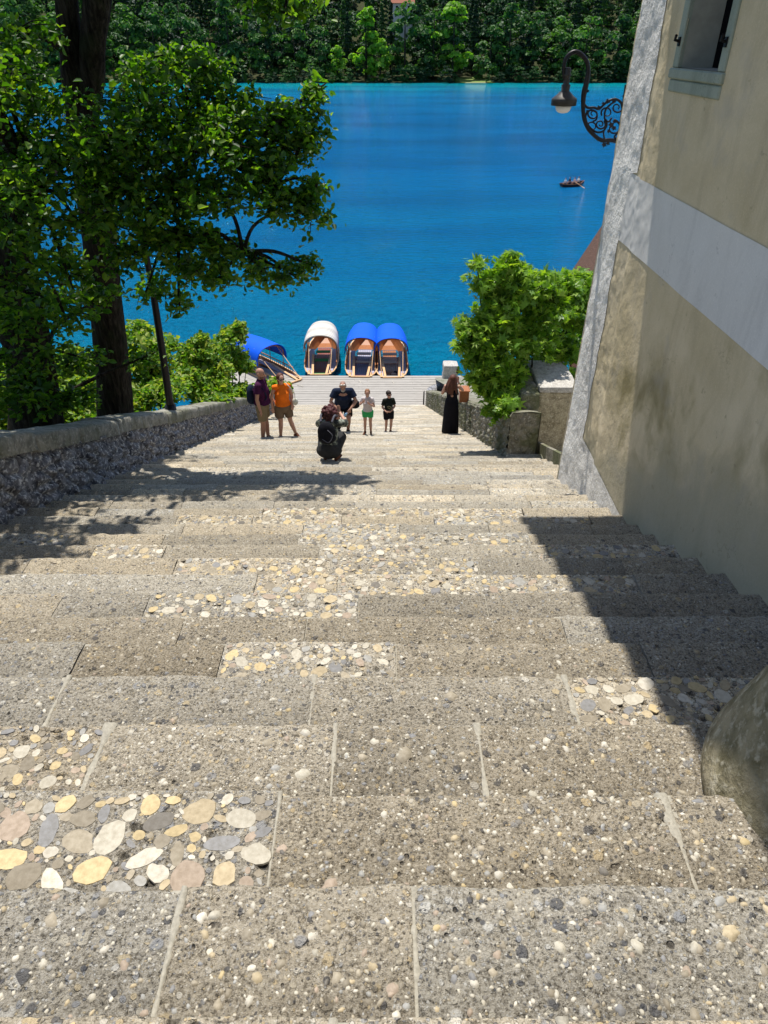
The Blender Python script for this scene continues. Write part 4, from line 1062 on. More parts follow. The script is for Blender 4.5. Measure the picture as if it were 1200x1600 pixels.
for pts in ([T3(156, -40, 10.7), T3(230, -85, 10.3), T3(300, -80, 10), T3(380, -65, 9.8), T3(440, -40, 9.6)], [T3(150, 330, 11.2), T3(190, 300, 10.4), T3(230, 260, 9.8), T3(330, 230, 9.5), T3(400, 230, 9.5), T3(450, 210, 9.6)], [T3(150, 345, 11.2), T3(210, 350, 10), T3(280, 370, 9.3), T3(380, 395, 9.1), T3(440, 420, 9.1)], [T3(330, 235, 9.5), T3(380, 262, 9.4), T3(430, 290, 9.3), T3(480, 310, 9.2)], [T3(128, 200, 11), T3(90, 260, 9.8), T3(60, 300, 9.0), T3(0, 330, 8)]):
    P = smooth(pts, 6); lb_.tube(P, np.linspace(.07, .012, len(P)), 8)
lb_.build('limbs', M['bark'], treeA, True)
trB = [([T3(62, 720, 10.2), T3(55, 640, 10.2), T3(45, 540, 10.2), T3(30, 440, 10.1), T3(10, 330, 10), T3(-30, 180, 9.8), T3(-60, -60, 9.8)], [.50, .40, .33, .26, .24, .2, .15]),
       ([T3(48, 560, 10.2), T3(10, 500, 10.1), T3(-20, 430, 10), T3(-60, 330, 9.9)], [.26, .22, .2, .14])]
cB = cl([(-40, 250, 9, .8, 4), (0, 490, 9.2, .5, 2), (75, 470, 9.6, .35, 1.6), (130, 560, 10.2, .35, 1.6), (30, 610, 9.4, .5, 3), (110, 620, 9.8, .4, 2), (-60, 600, 9, .7, 4), (95, 405, 9.6, .4, 1.6), (150, 455, 10.4, .35, 2), (220, 560, 11, .3, 1)])
for _ in range(10): cB.append((np.array([rng.uniform(-9, -4.5), rng.uniform(7, 12), CZ+rng.uniform(2, 5)]), (1., 1., .6), 4))
bigtree('massive dark trunked tree at the left edge behind the stone wall, lower foliage in shade', trB, cB, leaf=.098, branch_from=trB[0][0][1:]+trB[1][0])
# thin tree/pole
pb = MB(); P = smooth([T3(267, 640, 12.2), T3(252, 540, 12.2), T3(238, 450, 12.2), T3(224, 375, 12.2), T3(214, 300, 12.2)], 6)
pb.tube(P, np.linspace(.07, .045, len(P)), 10); o = pb.build('metal_pole', M['iron'], None, True); tag(o, 'slender dark leaning pole rising just behind the left stone wall', 'pole')
pk_ = MB(); pk_.tube([P[0]+np.array([0, 0, -.4]), P[0]+np.array([0, 0, .1])], [.12, .10], 10); pk_.build('pole_base', M['iron'], o, True)
# shrubs behind the left wall
def shrub(label, specs, base, leaf=.09, mat='shrub', name='shrub', twig=16, per=14, group=None, lobed=False, nrm=.8):
    t = thing(name, label, 'shrub', group=group); C, tw = sprays(cl(specs), twig, per, .05)
    br = MB(); bp = np.array(base)
    for (px, py, y, r_, d) in specs:
        c = T3(px, py, y); br.tube(smooth([bp+rng.normal(size=3)*.08, (bp+c)/2+rng.normal(size=3)*.12, c], 5), np.linspace(.03, .009, 11), 6)
    for s, m_, e in tw[::2]: br.tube([s, m_, e], [.007, .005, .003], 4, False)
    br.build('stems', M['bark'], t, True); v, f, rr = leaves(C, upn(len(C), nrm), leaf, lobed=lobed); mk('foliage', v, f, LEAF[mat], t, False, {'rnd': rr}); return t
def gz(x, y): return CZ-2.2-K*y-.1*max(abs(x-.5)-4.3, 0)
def base_of(px, y): x = T3(px, 600, y)[0]; return (x, y, gz(x, y))
G1 = 'yellow green shrubs behind the left wall'
shrub('bright yellow green shrub behind the left wall, reaching up beside the angled blue boat', [(362, 522, 21, .5, 3.5), (350, 560, 21, .8, 7), (330, 590, 20, .7, 7), (380, 610, 20, .4, 3), (385, 570, 21.5, .3, 2.0), (372, 508, 21, .2, 1)], base_of(360, 21), .13, name='leafy_shrub')
shrub('yellowish shrub in sunlight behind the left wall, right of the slender pole', [(310, 545, 18, .5, 4), (320, 575, 18, .7, 7), (290, 590, 17, .6, 6), (330, 610, 17, .6, 6), (292, 560, 18, .4, 3), (312, 528, 18, .2, 1.2)], base_of(310, 18), .12, name='leafy_shrub')
shrub('sunlit light green shrub between the tree trunk and the slender pole', [(225, 560, 15, .6, 6), (235, 590, 15, .6, 6), (215, 620, 14, .5, 5), (248, 540, 15, .45, 3), (255, 610, 14, .45, 4), (215, 520, 15.5, .5, 3)], base_of(230, 15), .11, name='leafy_shrub')
shrub('shaded green shrub between the two big trunks behind the left wall', [(120, 600, 14, .6, 6), (105, 640, 13, .5, 5), (140, 640, 13, .4, 4), (110, 560, 14.5, .5, 4), (140, 575, 14.5, .4, 3)], base_of(120, 14), .11, 'shrub', name='leafy_shrub')
shrub('green shrub at the far left picture edge low behind the wall', [(0, 640, 12, .5, 4), (-30, 600, 12, .6, 5), (20, 600, 12.5, .5, 4)], base_of(0, 12), .11, 'shrub', name='leafy_shrub')
shrub('low green plant showing above the wall end beside the woman in orange', [(430, 598, 23, .3, 2), (418, 604, 22, .35, 3), (448, 604, 24, .2, 1)], base_of(430, 23), .12, 'shrub', name='leafy_shrub')
# fig bush on the right
shrub('large bright green fig bush growing over the right parapet beside the house', [(800, 415, 12.2, .34, 2.4), (775, 430, 12.2, .28, 1.8), (750, 440, 12.0, .22, 1.2), (820, 440, 12.3, .4, 3.6), (795, 460, 12.2, .42, 4), (870, 445, 13.0, .5, 5), (905, 440, 13.4, .45, 4.5), (845, 440, 12.6, .4, 3.5), (925, 455, 13.6, .4, 4), (850, 480, 12.6, .55, 6), (895, 490, 13, .5, 5),
      (770, 490, 12.0, .4, 4), (742, 510, 11.8, .32, 3), (734, 535, 11.7, .24, 2.2), (780, 530, 11.9, .5, 6), (830, 530, 12.2, .5, 5.5), (880, 545, 12.8, .45, 4), (755, 562, 11.7, .36, 4), (785, 575, 11.8, .45, 5), (835, 570, 12.7, .3, 2.6), (754, 592, 11.6, .26, 2.6), (775, 610, 11.5, .28, 3), (790, 610, 11.4, .2, 1.6), (775, 635, 11.3, .2, 1.4), (790, 628, 11.0, .2, 1.6), (800, 600, 11.6, .25, 2), (885, 590, 13.2, .3, 2.4), (728, 505, 11.9, .15, .7), (745, 408, 12, .12, .5), (800, 400, 12.2, .15, .8)],
      (2.6, 12.6, stairz(12)+.5), .150, 'fig', 'fig_bush', 13, 11, None, True, .75)
shrub('dark green shrub hidden behind the fig bush and the pier', [(900, 600, 14.5, .6, 5), (860, 590, 14.5, .5, 4), (890, 520, 15, .7, 5), (850, 530, 15, .6, 5)], (4.6, 14.5, stairz(14.5)), .12, 'maple', name='shrub')
# ================================================================ FAR SHORE TREES
def crown_broad(seed, h=20, w=7.5, n=1500, col=False):
    r = np.random.default_rng(seed); C = []; Nn = []
    nb = 26
    for b in range(nb):
        t = r.uniform(.03, .97); rad = w*math.sin(math.pi*min(max(t, .12), .97)**.8)**.7*r.uniform(.35, .85); a = r.uniform(0, 6.283)
        c = np.array([rad*math.cos(a), rad*math.sin(a), h*(t*.92)]); br = r.uniform(1.3, 2.9)*(w/7.5)
        m = n//nb; d = r.normal(size=(m, 3)); d /= np.linalg.norm(d, axis=1, keepdims=True); d[:, 2] = np.abs(d[:, 2])*1.0-.25
        C.append(c+d*br*np.array([1, 1, .8])*r.uniform(.75, 1.05, (m, 1))); Nn.append(d*.8+np.array([0, 0, .5])+r.normal(size=(m, 3))*.45)
    C = np.concatenate(C); Nn = np.concatenate(Nn); return leaves(C, Nn, .95, .8, .1, r=r)
def crown_conifer(seed, h=27, w=4.2, n=1500):
    r = np.random.default_rng(seed); t = r.random(n)**.8; tiers = np.floor(t*16)/16+.02; rad = w*(1-tiers)*r.uniform(.35, 1.05, n)+.15; a = r.uniform(0, 6.283, n)
    C = np.c_[rad*np.cos(a), rad*np.sin(a), h*(.08+.92*tiers)-rad*.35+r.normal(0, .25, n)]
    Nn = np.c_[np.cos(a)*.5, np.sin(a)*.5, np.ones(n)]+r.normal(size=(n, 3))*.35; return leaves(C, Nn, .95, .5, .1, r=r)
protos = []
def ptree(kind, seed, mat, **k):
    v, f, rr = (crown_conifer if kind == 'c' else crown_broad)(seed, **k)
    h = k.get('h', 20); t = thing('conifer_tree' if kind == 'c' else 'broadleaf_tree', None, 'tree'); mk('crown', v, f, LEAF[mat], t, False, {'rnd': rr})
    tb = MB(); tb.tube([(0, 0, -1), (.1, 0, h*.35), (0, .1, h*.8)], [.38, .28, .08], 8); tb.build('trunk', M['bark'], t, True); return t
PB = [ptree('b', 11, 'far', h=20, w=7.2), ptree('b', 12, 'far', h=24, w=7.6), ptree('b', 13, 'far', h=17, w=6.6), ptree('b', 14, 'far', h=22, w=6.0)]
PY = [ptree('b', 21, 'young', h=21, w=5.0), ptree('b', 22, 'young', h=13, w=4.6)]
PC = [ptree('c', 31, 'conifer'), ptree('c', 32, 'conifer', h=31, w=4.8)]
used = set()
def plant(proto, px, y, sc_=1.0, label=None, group=None, zs=1.0, sxy=1.0):
    if proto in PC: sc_ *= .72
    o = proto if proto.name not in used else copy_tree(proto)
    used.add(proto.name); sc = sc_*1.42
    x = (px-600)/F*(y*math.cos(TH)+CZ*math.sin(TH)); z = float(hz_(np.array([x]), np.array([float(y)]))[0])
    o.location = (x, y, z-.2); o.rotation_euler = (0, 0, rng.uniform(0, 6.28)); o.scale = (sc*sxy, sc*sxy, sc*zs); o['label'] = label
    if group: o['group'] = group
    return o
GF = 'trees along the far shore'
plant(PY[0], 572, 384, 1.05, 'tall bright green narrow tree on the far shore, behind the white canopied boat', GF)
plant(PY[1], 594, 381, .95, 'short bright green tree on the far shore just right of a tall narrow bright one', GF)
plant(PB[0], 632, 386, 1.12, 'round topped dark tree on the far shore above the right blue boat', GF)
plant(PY[0], 706, 385, 1.02, 'tall bright yellow green tree on the far shore left of the grassy clearing', GF, 1.1, 1.25)
plant(PB[1], 676, 388, .95, 'rounded mid green tree on the far shore touching a bright yellow green one', GF)
plant(PB[2], 763, 384, .95, 'squat dark green tree on the far shore right of the grassy clearing', GF)
plant(PB[3], 792, 386, 1.0, 'upright tree on the far shore behind and right of the squat one by the clearing', GF)
plant(PY[1], 528, 382, .8, 'small light green tree at the water edge of the far shore left of centre', GF)
plant(PC[0], 545, 394, .95, 'dark pointed conifer on the far shore behind the small light green tree', GF)
plant(PC[1], 610, 398, .95, 'tall dark conifer between the bright tree and the round dark one on the far shore', GF)
plant(PC[0], 737, 402, 1.1, 'dark conifer rising behind the grassy clearing on the far shore', GF)
plant(PC[1], 652, 408, 1.0, 'dark conifer peeking behind the round topped dark tree on the far shore', GF)
gen = 'dark green broadleaf tree in the shoreline row on the far side of the lake'
SH = 'shoreline broadleaf trees no one could tell apart'
for i, px in enumerate(list(range(-90, 520, 42))+list(range(830, 1290, 40))):
    pr = PB[i % 4]
    plant(pr, px+rng.uniform(-9, 9), rng.uniform(382, 390), rng.uniform(.78, 1.15), gen, SH)
# the forest on the hillside, one mass
def forest():
    Vs = []; Fs = []; Rs = []; n = 0
    src = [(c.data) for p in PB[:4]+PC for c in p.children if c.name.startswith('crown')]
    arr = []
    for me in src:
        v = np.empty(len(me.vertices)*3, np.float32); me.vertices.foreach_get('co', v); v = v.reshape(-1, 3)
        f = np.empty(len(me.loops), np.int32); me.loops.foreach_get('vertex_index', f); f = f.reshape(-1, 4)
        rr = np.empty(len(v), np.float32); me.attributes['rnd'].data.foreach_get('value', rr); arr.append((v, f, rr))
    for x in np.arange(-190, 190, 3.2):
        v, f, rr = arr[rng.integers(0, 4)]; sc = rng.uniform(.16, .38); yy = rng.uniform(372.5, 380); x = x+rng.uniform(-1.5, 1.5); px = 600+x*F/(yy*.83+9)
        if 722 < px < 752: continue
        Vs.append(v*sc*np.array([1.3, 1.3, 1])+np.array([x, yy, -.3+(yy-372)*.1])); Fs.append(f+n); n += len(v); Rs.append(rr*.5+rng.random()*.5)
    y = 396.; row = 0
    while y < 520:
        half = 640*(y*.83+9)/1100*1.12
        x = -half-rng.uniform(0, 8)
        while x < half:
            con = rng.random() < (.34 if row > 0 else .25)
            v, f, rr = arr[rng.integers(4, 6) if con else rng.integers(0, 4)]
            sc = rng.uniform(.9, 1.35)*(1.0 if not con else .95); a = rng.uniform(0, 6.28); ca, sa = math.cos(a), math.sin(a)
            yy = y+rng.uniform(-5, 5); px = 600+x*F/(yy*.83+9)
            if (715 < px < 758 and yy < 402) or (603 < px < 645 and 400 < yy < 447): x += 8; continue
            P = v*sc; P = np.c_[P[:, 0]*ca-P[:, 1]*sa+x, P[:, 0]*sa+P[:, 1]*ca+yy, P[:, 2]+float(hz_(np.array([x]), np.array([yy]))[0])-.4]
            tone = rng.random(); keep = slice(None) if y < 440 else slice(None)
            Vs.append(P); Fs.append(f+n); n += len(P); Rs.append(rr*.35+tone*.65); x += rng.uniform(9.5, 15)
        y += 13; row += 1
    o = mk('forest', np.concatenate(Vs), np.concatenate(Fs), leafmat('forest_leaves', [(.006, .024, .016), (.013, .045, .02), (.03, .09, .022), (.09, .20, .03)], .28, .6, tcol=(1.5, 1.8, .6)), None, False, {'rnd': np.concatenate(Rs)})
    tag(o, kind='stuff'); print('forest verts', n)
forest()
# clearing and pale strip on the far shore
gs = MB(); xx = float(atz(738, 128, 0)[0]); gs.add([(xx-9, 372, .35), (xx+9, 372, .35), (xx+8, 392, 1.6), (xx-7, 392, 1.6)], [[0, 1, 2, 3]])
o = gs.build('grass', plain('meadow_grass', (.16, .22, .05), .9, .35, 3)); tag(o, kind='structure')
gs = MB(); gs.add([(xx-5, 371.3, .12), (xx+6, 371.3, .12), (xx+5, 372, .36), (xx-4, 372, .36)], [[0, 1, 2, 3]]); o = gs.build('shore_path', plain('pale_gravel', (.22, .22, .14), .9, .2, 3)); tag(o, kind='structure')
# far hillside house
hx = (628-600)/F*(440*.83+9); hzv = float(hz_(np.array([hx]), np.array([440.]))[0])
fh = thing('hill_house', 'small white house with red roof high on the wooded far hillside', 'house'); zt = float(aty(628, 4, 440)[2])
o_ = MB(); o_.box(hx-5, hx+5, 438, 446, hzv-2, zt); o_.build('wall', plain('white_wall', (.6, .58, .54), .9, .1, 3), fh)
o_ = MB(); o_.add([(hx-6, 437, zt-.3), (hx+6, 437, zt-.3), (hx+6, 447, zt-.3), (hx-6, 447, zt-.3), (hx-6, 442, zt+4.5), (hx+6, 442, zt+4.5)], [[0, 1, 5, 4], [2, 3, 4, 5], [0, 4, 3], [1, 2, 5], [3, 2, 1, 0]]); o_.build('roof', plain('red_tiles', (.34, .12, .07), .8, .3, 6), fh)
o_ = MB()
for q in (-3, 0, 3): o_.box(hx+q-.5, hx+q+.5, 437.93, 438.0-.01, zt-3, zt-1.4)
o_.build('window', M['dark'], fh)
# ================================================================ PEOPLE
SK = plain('skin', (.42, .22, .15), .55, .12, 12, .1, .35)
SKL = plain('fair_skin', (.52, .29, .21), .55, .12, 12, .1, .35)
def cloth(n, c, v=.25, s=14): return plain(n, c, .9, v, s, .5, .1, 0, .02)
def remesh(name, mb, mat, parent, vox=.009, sm=3, loc=None):
    o = mb.build(name, mat)
    m = o.modifiers.new('r', 'REMESH'); m.mode = 'VOXEL'; m.voxel_size = vox; m.use_smooth_shade = True
    s_ = o.modifiers.new('s', 'SMOOTH'); s_.factor = .5; s_.iterations = sm
    dg = bpy.context.evaluated_depsgraph_get(); me = bpy.data.meshes.new_from_object(o.evaluated_get(dg)); me.name = name
    bpy.data.objects.remove(o); o = bpy.data.objects.new(name, me); COL.objects.link(o); me.polygons.foreach_set('use_smooth', np.ones(len(me.polygons), bool))
    if not me.materials: me.materials.append(mat)
    o.parent = parent; return o
def V3(*a): return np.array(a, float)
def hand(mb, w, d, up, s=1.0, curl=.5, side=1):
    """palm and five fingers from wrist w along direction d"""
    d = np.array(d, float); d /= np.linalg.norm(d); u = np.array(up, float); u -= d*u.dot(d); u /= np.linalg.norm(u); r_ = np.cross(d, u)
    w = np.array(w, float); pc = w+d*.045*s
    mb.cap(w, w+d*.03*s, .024*s, .026*s, 8)
    for k in (-1.5, -.5, .5, 1.5): mb.cap(w+d*.02*s+r_*k*.013*s, w+d*.085*s+r_*k*.0185*s, .013*s, .0125*s, 7)
    for k, L_ in zip((-1.5, -.5, .5, 1.5), (.062, .078, .072, .055)):
        a = w+d*.088*s+r_*k*.0205*s; b = a+(d*(1-curl*.4)-u*curl*.45)*L_*.5*s; c = b+(d*(1-curl)-u*curl)*L_*.5*s
        mb.cap(a, b, .0095*s, .009*s, 6); mb.cap(b, c, .009*s, .0075*s, 6)
    a = w+d*.03*s+r_*side*.028*s; b = a+(d*.6+r_*side*.75-u*.2)*.035*s; c = b+(d*.9+r_*side*.3-u*.3)*.03*s
    mb.cap(a, b, .0125*s, .011*s, 6); mb.cap(b, c, .0105*s, .009*s, 6)
def foot(mb, ank, d, s=1.0, r=.033, grow=0.0):
    d = np.array(d, float); d[2] = 0; d /= np.linalg.norm(d); a = np.array(ank, float); z = a[2]
    heel = a-d*.035*s; heel[2] = z-.045*s
    ball = a+d*.13*s; ball[2] = z-.055*s; toe = a+d*.18*s; toe[2] = z-.062*s
    mb.cap(heel, ball, (.034+grow)*s, (.032+grow)*s, 9); mb.cap(ball, toe, (.034+grow)*s, (.022+grow)*s, 9); mb.cap(a+V3(0, 0, .01), a+d*.07*s-V3(0, 0, .03*s), (.036+grow)*s, (.03+grow)*s, 9)
def headpos(P): return P['head']
def headM(P):
    f = np.array(P['look'], float); f /= np.linalg.norm(f); z = np.array(P.get('hup', (0, 0, 1)), float); x = np.cross(f, z); x /= np.linalg.norm(x); z = np.cross(x, f)
    return Matrix(((x[0], f[0], z[0]), (x[1], f[1], z[1]), (x[2], f[2], z[2]))), x, f, z
def body(P, s=1.0, g=1.0, skin=SK, parent=None, feet=True, headr=1.0):
    mb = MB(); hr = headr
    mb.cap(P['hip'], P['waist'], .125*g*s, .118*g*s, 16); mb.cap(P['waist'], P['chest'], .118*g*s, .13*g*s**1, 16)
    cl_, cr = np.array(P['shL']), np.array(P['shR'])
    mb.cap(cl_, cr, .058*s, .058*s, 12); mb.cap(P['chest'], (cl_+cr)/2, .12*g*s, .07*s, 14)
    mb.cap((cl_+cr)/2, P['neck'], .062*s, .05*s, 12); mb.cap(P['neck'], np.array(P['head'])-V3(0, 0, .05*s), .05*s, .05*s, 12)
    Mh, x, f, z = headM(P); h = np.array(P['head'], float)
    mb.ell(h+z*.02*s*hr, (.074*s*hr, .095*s*hr, .098*s*hr), 16, 12, Mh); mb.ell(h+f*.028*s*hr-z*.045*s*hr, (.056*s*hr, .066*s*hr, .07*s*hr), 14, 10, Mh)
    mb.cap(h+f*.092*s*hr+z*.012*s*hr, h+f*.112*s*hr-z*.022*s*hr, .010*s*hr, .015*s*hr, 7)
    mb.cap(h+f*.082*s*hr-z*.058*s*hr-x*.02*s, h+f*.082*s*hr-z*.058*s*hr+x*.02*s, .012*s, .012*s, 7)
    for q in (-1, 1): mb.ell(h+x*q*.078*s*hr-f*.005*s, (.012*s, .022*s, .032*s), 8, 6, Mh)
    for S in 'LR':
        q = 1 if S == 'L' else -1
        hj = np.array(P['hip'], float)+np.array(P.get('pel', (1, 0, 0)))*(.095*q*g*s)-V3(0, 0, .03*s)
        if 'hip'+S in P: hj = np.array(P['hip'+S], float)
        k, a = np.array(P['kn'+S], float), np.array(P['an'+S], float)
        mb.cap(hj, k, .092*s*(g*.5+.5), .058*s, 14); mb.cap(k, k+(a-k)*.35, .055*s, .060*s, 12); mb.cap(k+(a-k)*.3, a, .058*s, .036*s, 12)
        if feet: foot(mb, a, P['ft'+S], s)
        sh, e, w = np.array(P['sh'+S], float), np.array(P['el'+S], float), np.array(P['wr'+S], float)
        mb.cap(sh, e, .052*s, .040*s, 12); mb.cap(e, e+(w-e)*.3, .040*s, .042*s, 10); mb.cap(e+(w-e)*.3, w, .042*s, .027*s, 10)
        hd_ = P.get('hd'+S); hd_ = (w-e) if hd_ is None else hd_
        hand(mb, w, hd_, P.get('pu'+S, (0, -1, 0)), s, P.get('curl', .45), -q)
    return remesh('body', mb, skin, parent, .0085)
def shirt(P, mat, parent, s=1.0, g=1.0, name='shirt', sleeve=.55, low=None, neck=True, ex=.016, sleeves=True):
    mb = MB(); lo = np.array(P['hip'], float)+V3(0, 0, .02) if low is None else np.array(low, float)
    lo2 = lo
    mb.tube([lo2, (lo2+np.array(P['waist']))/2, P['waist'], P['chest']], [(.150*g+ex)*s, (.143*g+ex)*s, (.126*g+ex)*s, (.136*g+ex)*s], 20)
    cl_, cr = np.array(P['shL']), np.array(P['shR'])
    mb.cap(P['chest'], (cl_+cr)/2, (.140*g+ex)*s, (.078+ex)*s, 16); mb.cap(cl_, cr, (.058+ex)*s, (.058+ex)*s, 14)
    if sleeves: mb.cap((cl_+cr)/2, (cl_+cr)/2+(np.array(P['neck'])-(cl_+cr)/2)*.5, (.095+ex)*s, .08*s, 12)
    if sleeves:
        for S in 'LR':
            sh, e = np.array(P['sh'+S], float), np.array(P['el'+S], float)
            mb.tube([sh, sh+(e-sh)*sleeve*.5, sh+(e-sh)*sleeve], [(.056+ex)*s, (.058+ex)*s, (.062+ex)*s], 14)
    return remesh(name, mb, mat, parent, .0085, 2)
def shorts(P, mat, parent, s=1.0, g=1.0, length=.75, ex=.022, name='shorts'):
    mb = MB(); hp = np.array(P['hip'], float)
    mb.cap(hp-V3(0, 0, .03*s), hp+(np.array(P['waist'])-hp)*.6, (.13*g+ex)*s, (.12*g+ex)*s, 18)
    for S in 'LR':
        q = 1 if S == 'L' else -1
        hj = hp+np.array(P.get('pel', (1, 0, 0)))*(.09*q*g*s)-V3(0, 0, .03*s)
        if 'hip'+S in P: hj = np.array(P['hip'+S], float)
        k = np.array(P['kn'+S], float); mb.ell(hj, ((.1+ex)*s,)*3, 12, 9); mb.tube([hj, hj+(k-hj)*length], [(.096*(g*.5+.5)+ex)*s, (.082+ex)*s], 16)
    return remesh(name, mb, mat, parent, .0085, 2)
def shoes(P, mat, parent, s=1.0, name='shoe', h=0):
    for S in 'LR': mb = MB(); foot(mb, P['an'+S], P['ft'+S], s, grow=.009); remesh(name, mb, mat, parent, .008, 1)
def curls(P, mat, parent, n, rad, c_off=(0, 0, 0), spread=(.12, .12, .12), name='hair', vox=.009):
    mb = MB(); r = np.random.default_rng(5); h = np.array(P['head'])+np.array(c_off)
    for _ in range(n):
        d = r.normal(size=3); d /= np.linalg.norm(d); mb.ell(h+d*np.array(spread), (rad*r.uniform(.6, 1.2),)*3, 8, 6)
    mb.ell(h, tuple(np.array(spread)), 14, 10); return remesh(name, mb, mat, parent, vox, 1)
def stand(s=1.0, w=.5, lean=0, **k):
    P = dict(hip=(0, 0, .93), waist=(0, 0, 1.06), chest=(0, 0, 1.27), neck=(0, .0, 1.48), head=(0, -.02, 1.62), shL=(.17, 0, 1.41), shR=(-.17, 0, 1.41),
             elL=(.235, .02, 1.13), elR=(-.235, .02, 1.13), wrL=(.24, -.06, .90), wrR=(-.24, -.06, .90), knL=(.10, -.01, .50), knR=(-.10, -.01, .50), anL=(.11, 0, .085), anR=(-.11, 0, .085),
             ftL=(.25, -1, 0), ftR=(-.25, -1, 0), look=(0, -1, 0))
    for a, b in P.items():
        if not a.startswith('ft') and a != 'look': P[a] = np.array(b, float)*s
    P.update({a: (np.array(b, float)*s if a[:2] in ('hi', 'wa', 'ch', 'ne', 'he', 'sh', 'el', 'wr', 'kn', 'an') else b) for a, b in k.items()}); return P
def spot(px, py):
    d = ray(px, py); q = 1.4/(-d[2]-K*d[1]); y = float(d[1]*q); z = tread_z(y); p = (d[0]*q, y)   # the tread the feet stand on
    return (float(p[0]), y, tread_z(y)+.006)
C = {k: cloth(k+'_cloth', c) for k, c in dict(purple=(.055, .012, .045), navy=(.015, .022, .045), khaki=(.22, .17, .10), orange=(.85, .17, .015), brown=(.17, .12, .08), black=(.012, .012, .016), green=(.04, .36, .12),
     pale=(.55, .50, .50), camo=(.16, .17, .14), darkskirt=(.035, .035, .035), shoe=(.015, .015, .018), sandal=(.12, .05, .03), teeblack=(.018, .022, .018)).items()}
HB = plain('brown_hair', (.10, .035, .02), .6, .5, 40, .6); HR = plain('dark_red_hair', (.07, .018, .018), .6, .5, 40, .6); HD = plain('dark_hair', (.03, .018, .012), .6, .4, 40, .5); HG = plain('grey_hair', (.35, .33, .31), .8, .3, 40, .4); HL = plain('light_brown_hair', (.25, .12, .06), .6, .4, 40, .5)
GL = plain('sunglasses_plastic', (.01, .01, .012), .15, .1, 10, 0, .6)
def glasses(P, parent, s=1.0):
    Mh, x, f, z = headM(P); h = np.array(P['head']); mb = MB()
    for q in (-1, 1): mb.ell(h+f*.088*s+x*q*.034*s+z*.012*s, (.028*s, .012*s, .02*s), 10, 8, Mh); mb.tube([h+f*.085*s+x*q*.06*s+z*.015*s, h+x*q*.084*s+z*.015*s], .005, 5)
    mb.tube([h+f*.098*s-x*.02*s+z*.015*s, h+f*.098*s+x*.02*s+z*.015*s], .005, 5); mb.build('sunglasses', GL, parent, True)
def eyes(P, parent, s=1.0):
    Mh, x, f, z = headM(P); h = np.array(P['head'])
    for q in (-1, 1): mb = MB(); mb.ell(h+f*.083*s+x*q*.031*s+z*.014*s, (.013*s, .01*s, .008*s), 8, 6, Mh); mb.build('eye', GL, parent, True)
def pack(parent, c, sz, mat, rz=0, name='backpack'):
    mb = MB(); c = np.array(c, float); Mx = Matrix.Rotation(rz, 3, 'Z')
    mb.ell(c, sz, 14, 10, Mx); mb.ell(c-V3(0, 0, sz[2]*.35), (sz[0]*1.0, sz[1]*1.1, sz[2]*.62), 14, 10, Mx); q = remesh(name, mb, mat, None, .011, 2); return q
CARRY = 'people on the steps'
def person(label, px, py, rz): return thing('person', label, 'person', spot(px, py), rz, CARRY)
# 1 bald man, profile, facing right
t = person('bald man in dark purple t-shirt and khaki shorts standing in profile with a dark backpack', 415, 681, R(82)); t.scale = (1.06, 1.06, 1.06)
P = stand(1.0, look=(-.1, -1, -.05), elR=(-.23, .03, 1.12), wrR=(-.23, -.02, .88), elL=(.22, -.03, 1.13), wrL=(.20, -.18, .95), ftL=(.1, -1, 0), ftR=(-.15, -1, 0), anL=(.09, -.03, .085), anR=(-.10, .04, .085))
body(P, 1, 1.12, SK, t); shirt(P, C['purple'], t, 1, 1.14); shorts(P, C['khaki'], t, 1, 1.05, .78); shoes(P, C['shoe'], t)
eyes(P, t); mb = MB(); Mh, x_, f_, z_ = headM(P); h_ = P['head']; mb.ell(h_+f_*.035-z_*.07, (.058, .066, .052), 12, 8, Mh); remesh('beard', mb, plain('short_stubble', (.20, .10, .07), .9, .3, 60), t, .009, 1)
bp = pack(t, (0, 0, 0), (.15, .10, .24), C['navy']); bp.matrix_world = Matrix.Translation(t.location) @ Matrix.Rotation(R(82), 4, 'Z') @ Matrix.Translation((0, .235, 1.20)); tag(bp, 'dark navy backpack worn by the bald man', 'backpack')
mb = MB()
for q in (-1, 1): mb.tube(smooth([(q*.11, -.03, -.18), (q*.12, -.14-.22, -.05), (q*.12, -.37, .10), (q*.11, -.26, .25), (q*.09, -.10, .20)]), .016, 6)
mb.build('strap', C['navy'], bp, True)
# 2 woman in orange
t = person('woman in bright orange sleeveless top, brown shorts and sunglasses standing with feet apart', 446, 680, R(18))
P = stand(.94, look=(.25, -1, -.05), knL=(.15, -.02, .49), anL=(.27, .0, .085), knR=(-.09, -.03, .50), anR=(-.12, .0, .085), elR=(-.27, .02, 1.14), wrR=(-.26, -.03, .90), elL=(.25, .05, 1.15), wrL=(.22, -.08, .95), ftL=(.6, -1, 0), ftR=(-.5, -1, 0))
body(P, .94, 1.2, SKL, t); shirt(P, C['orange'], t, .94, 1.26, 'tank_top', 0, None, sleeves=False, ex=.012); shorts(P, C['brown'], t, .94, 1.2, .72); shoes(P, C['sandal'], t, .94, 'sandal'); glasses(P, t, .94)
mb = MB(); h_ = P['head']; Mh, x_, f_, z_ = headM(P); mb.ell(h_+z_*.035-f_*.03, (.088, .098, .095), 14, 10, Mh); mb.cap(h_-f_*.07+z_*.0, h_-f_*.06-z_*.13, .075, .05, 12)
remesh('hair', mb, HB, t, .009, 1)
mb = MB(); mb.ell((0, 0, 0), (.07, .05, .09), 12, 8); mb.tube(smooth([(0, 0, .07), (.0, -.06, .25), (-.1, -.10, .42), (-.2, -.02, .5)]), .009, 5); bg = mb.build('shoulder_bag', cloth('white_bag_cloth', (.6, .58, .5)), None, True)
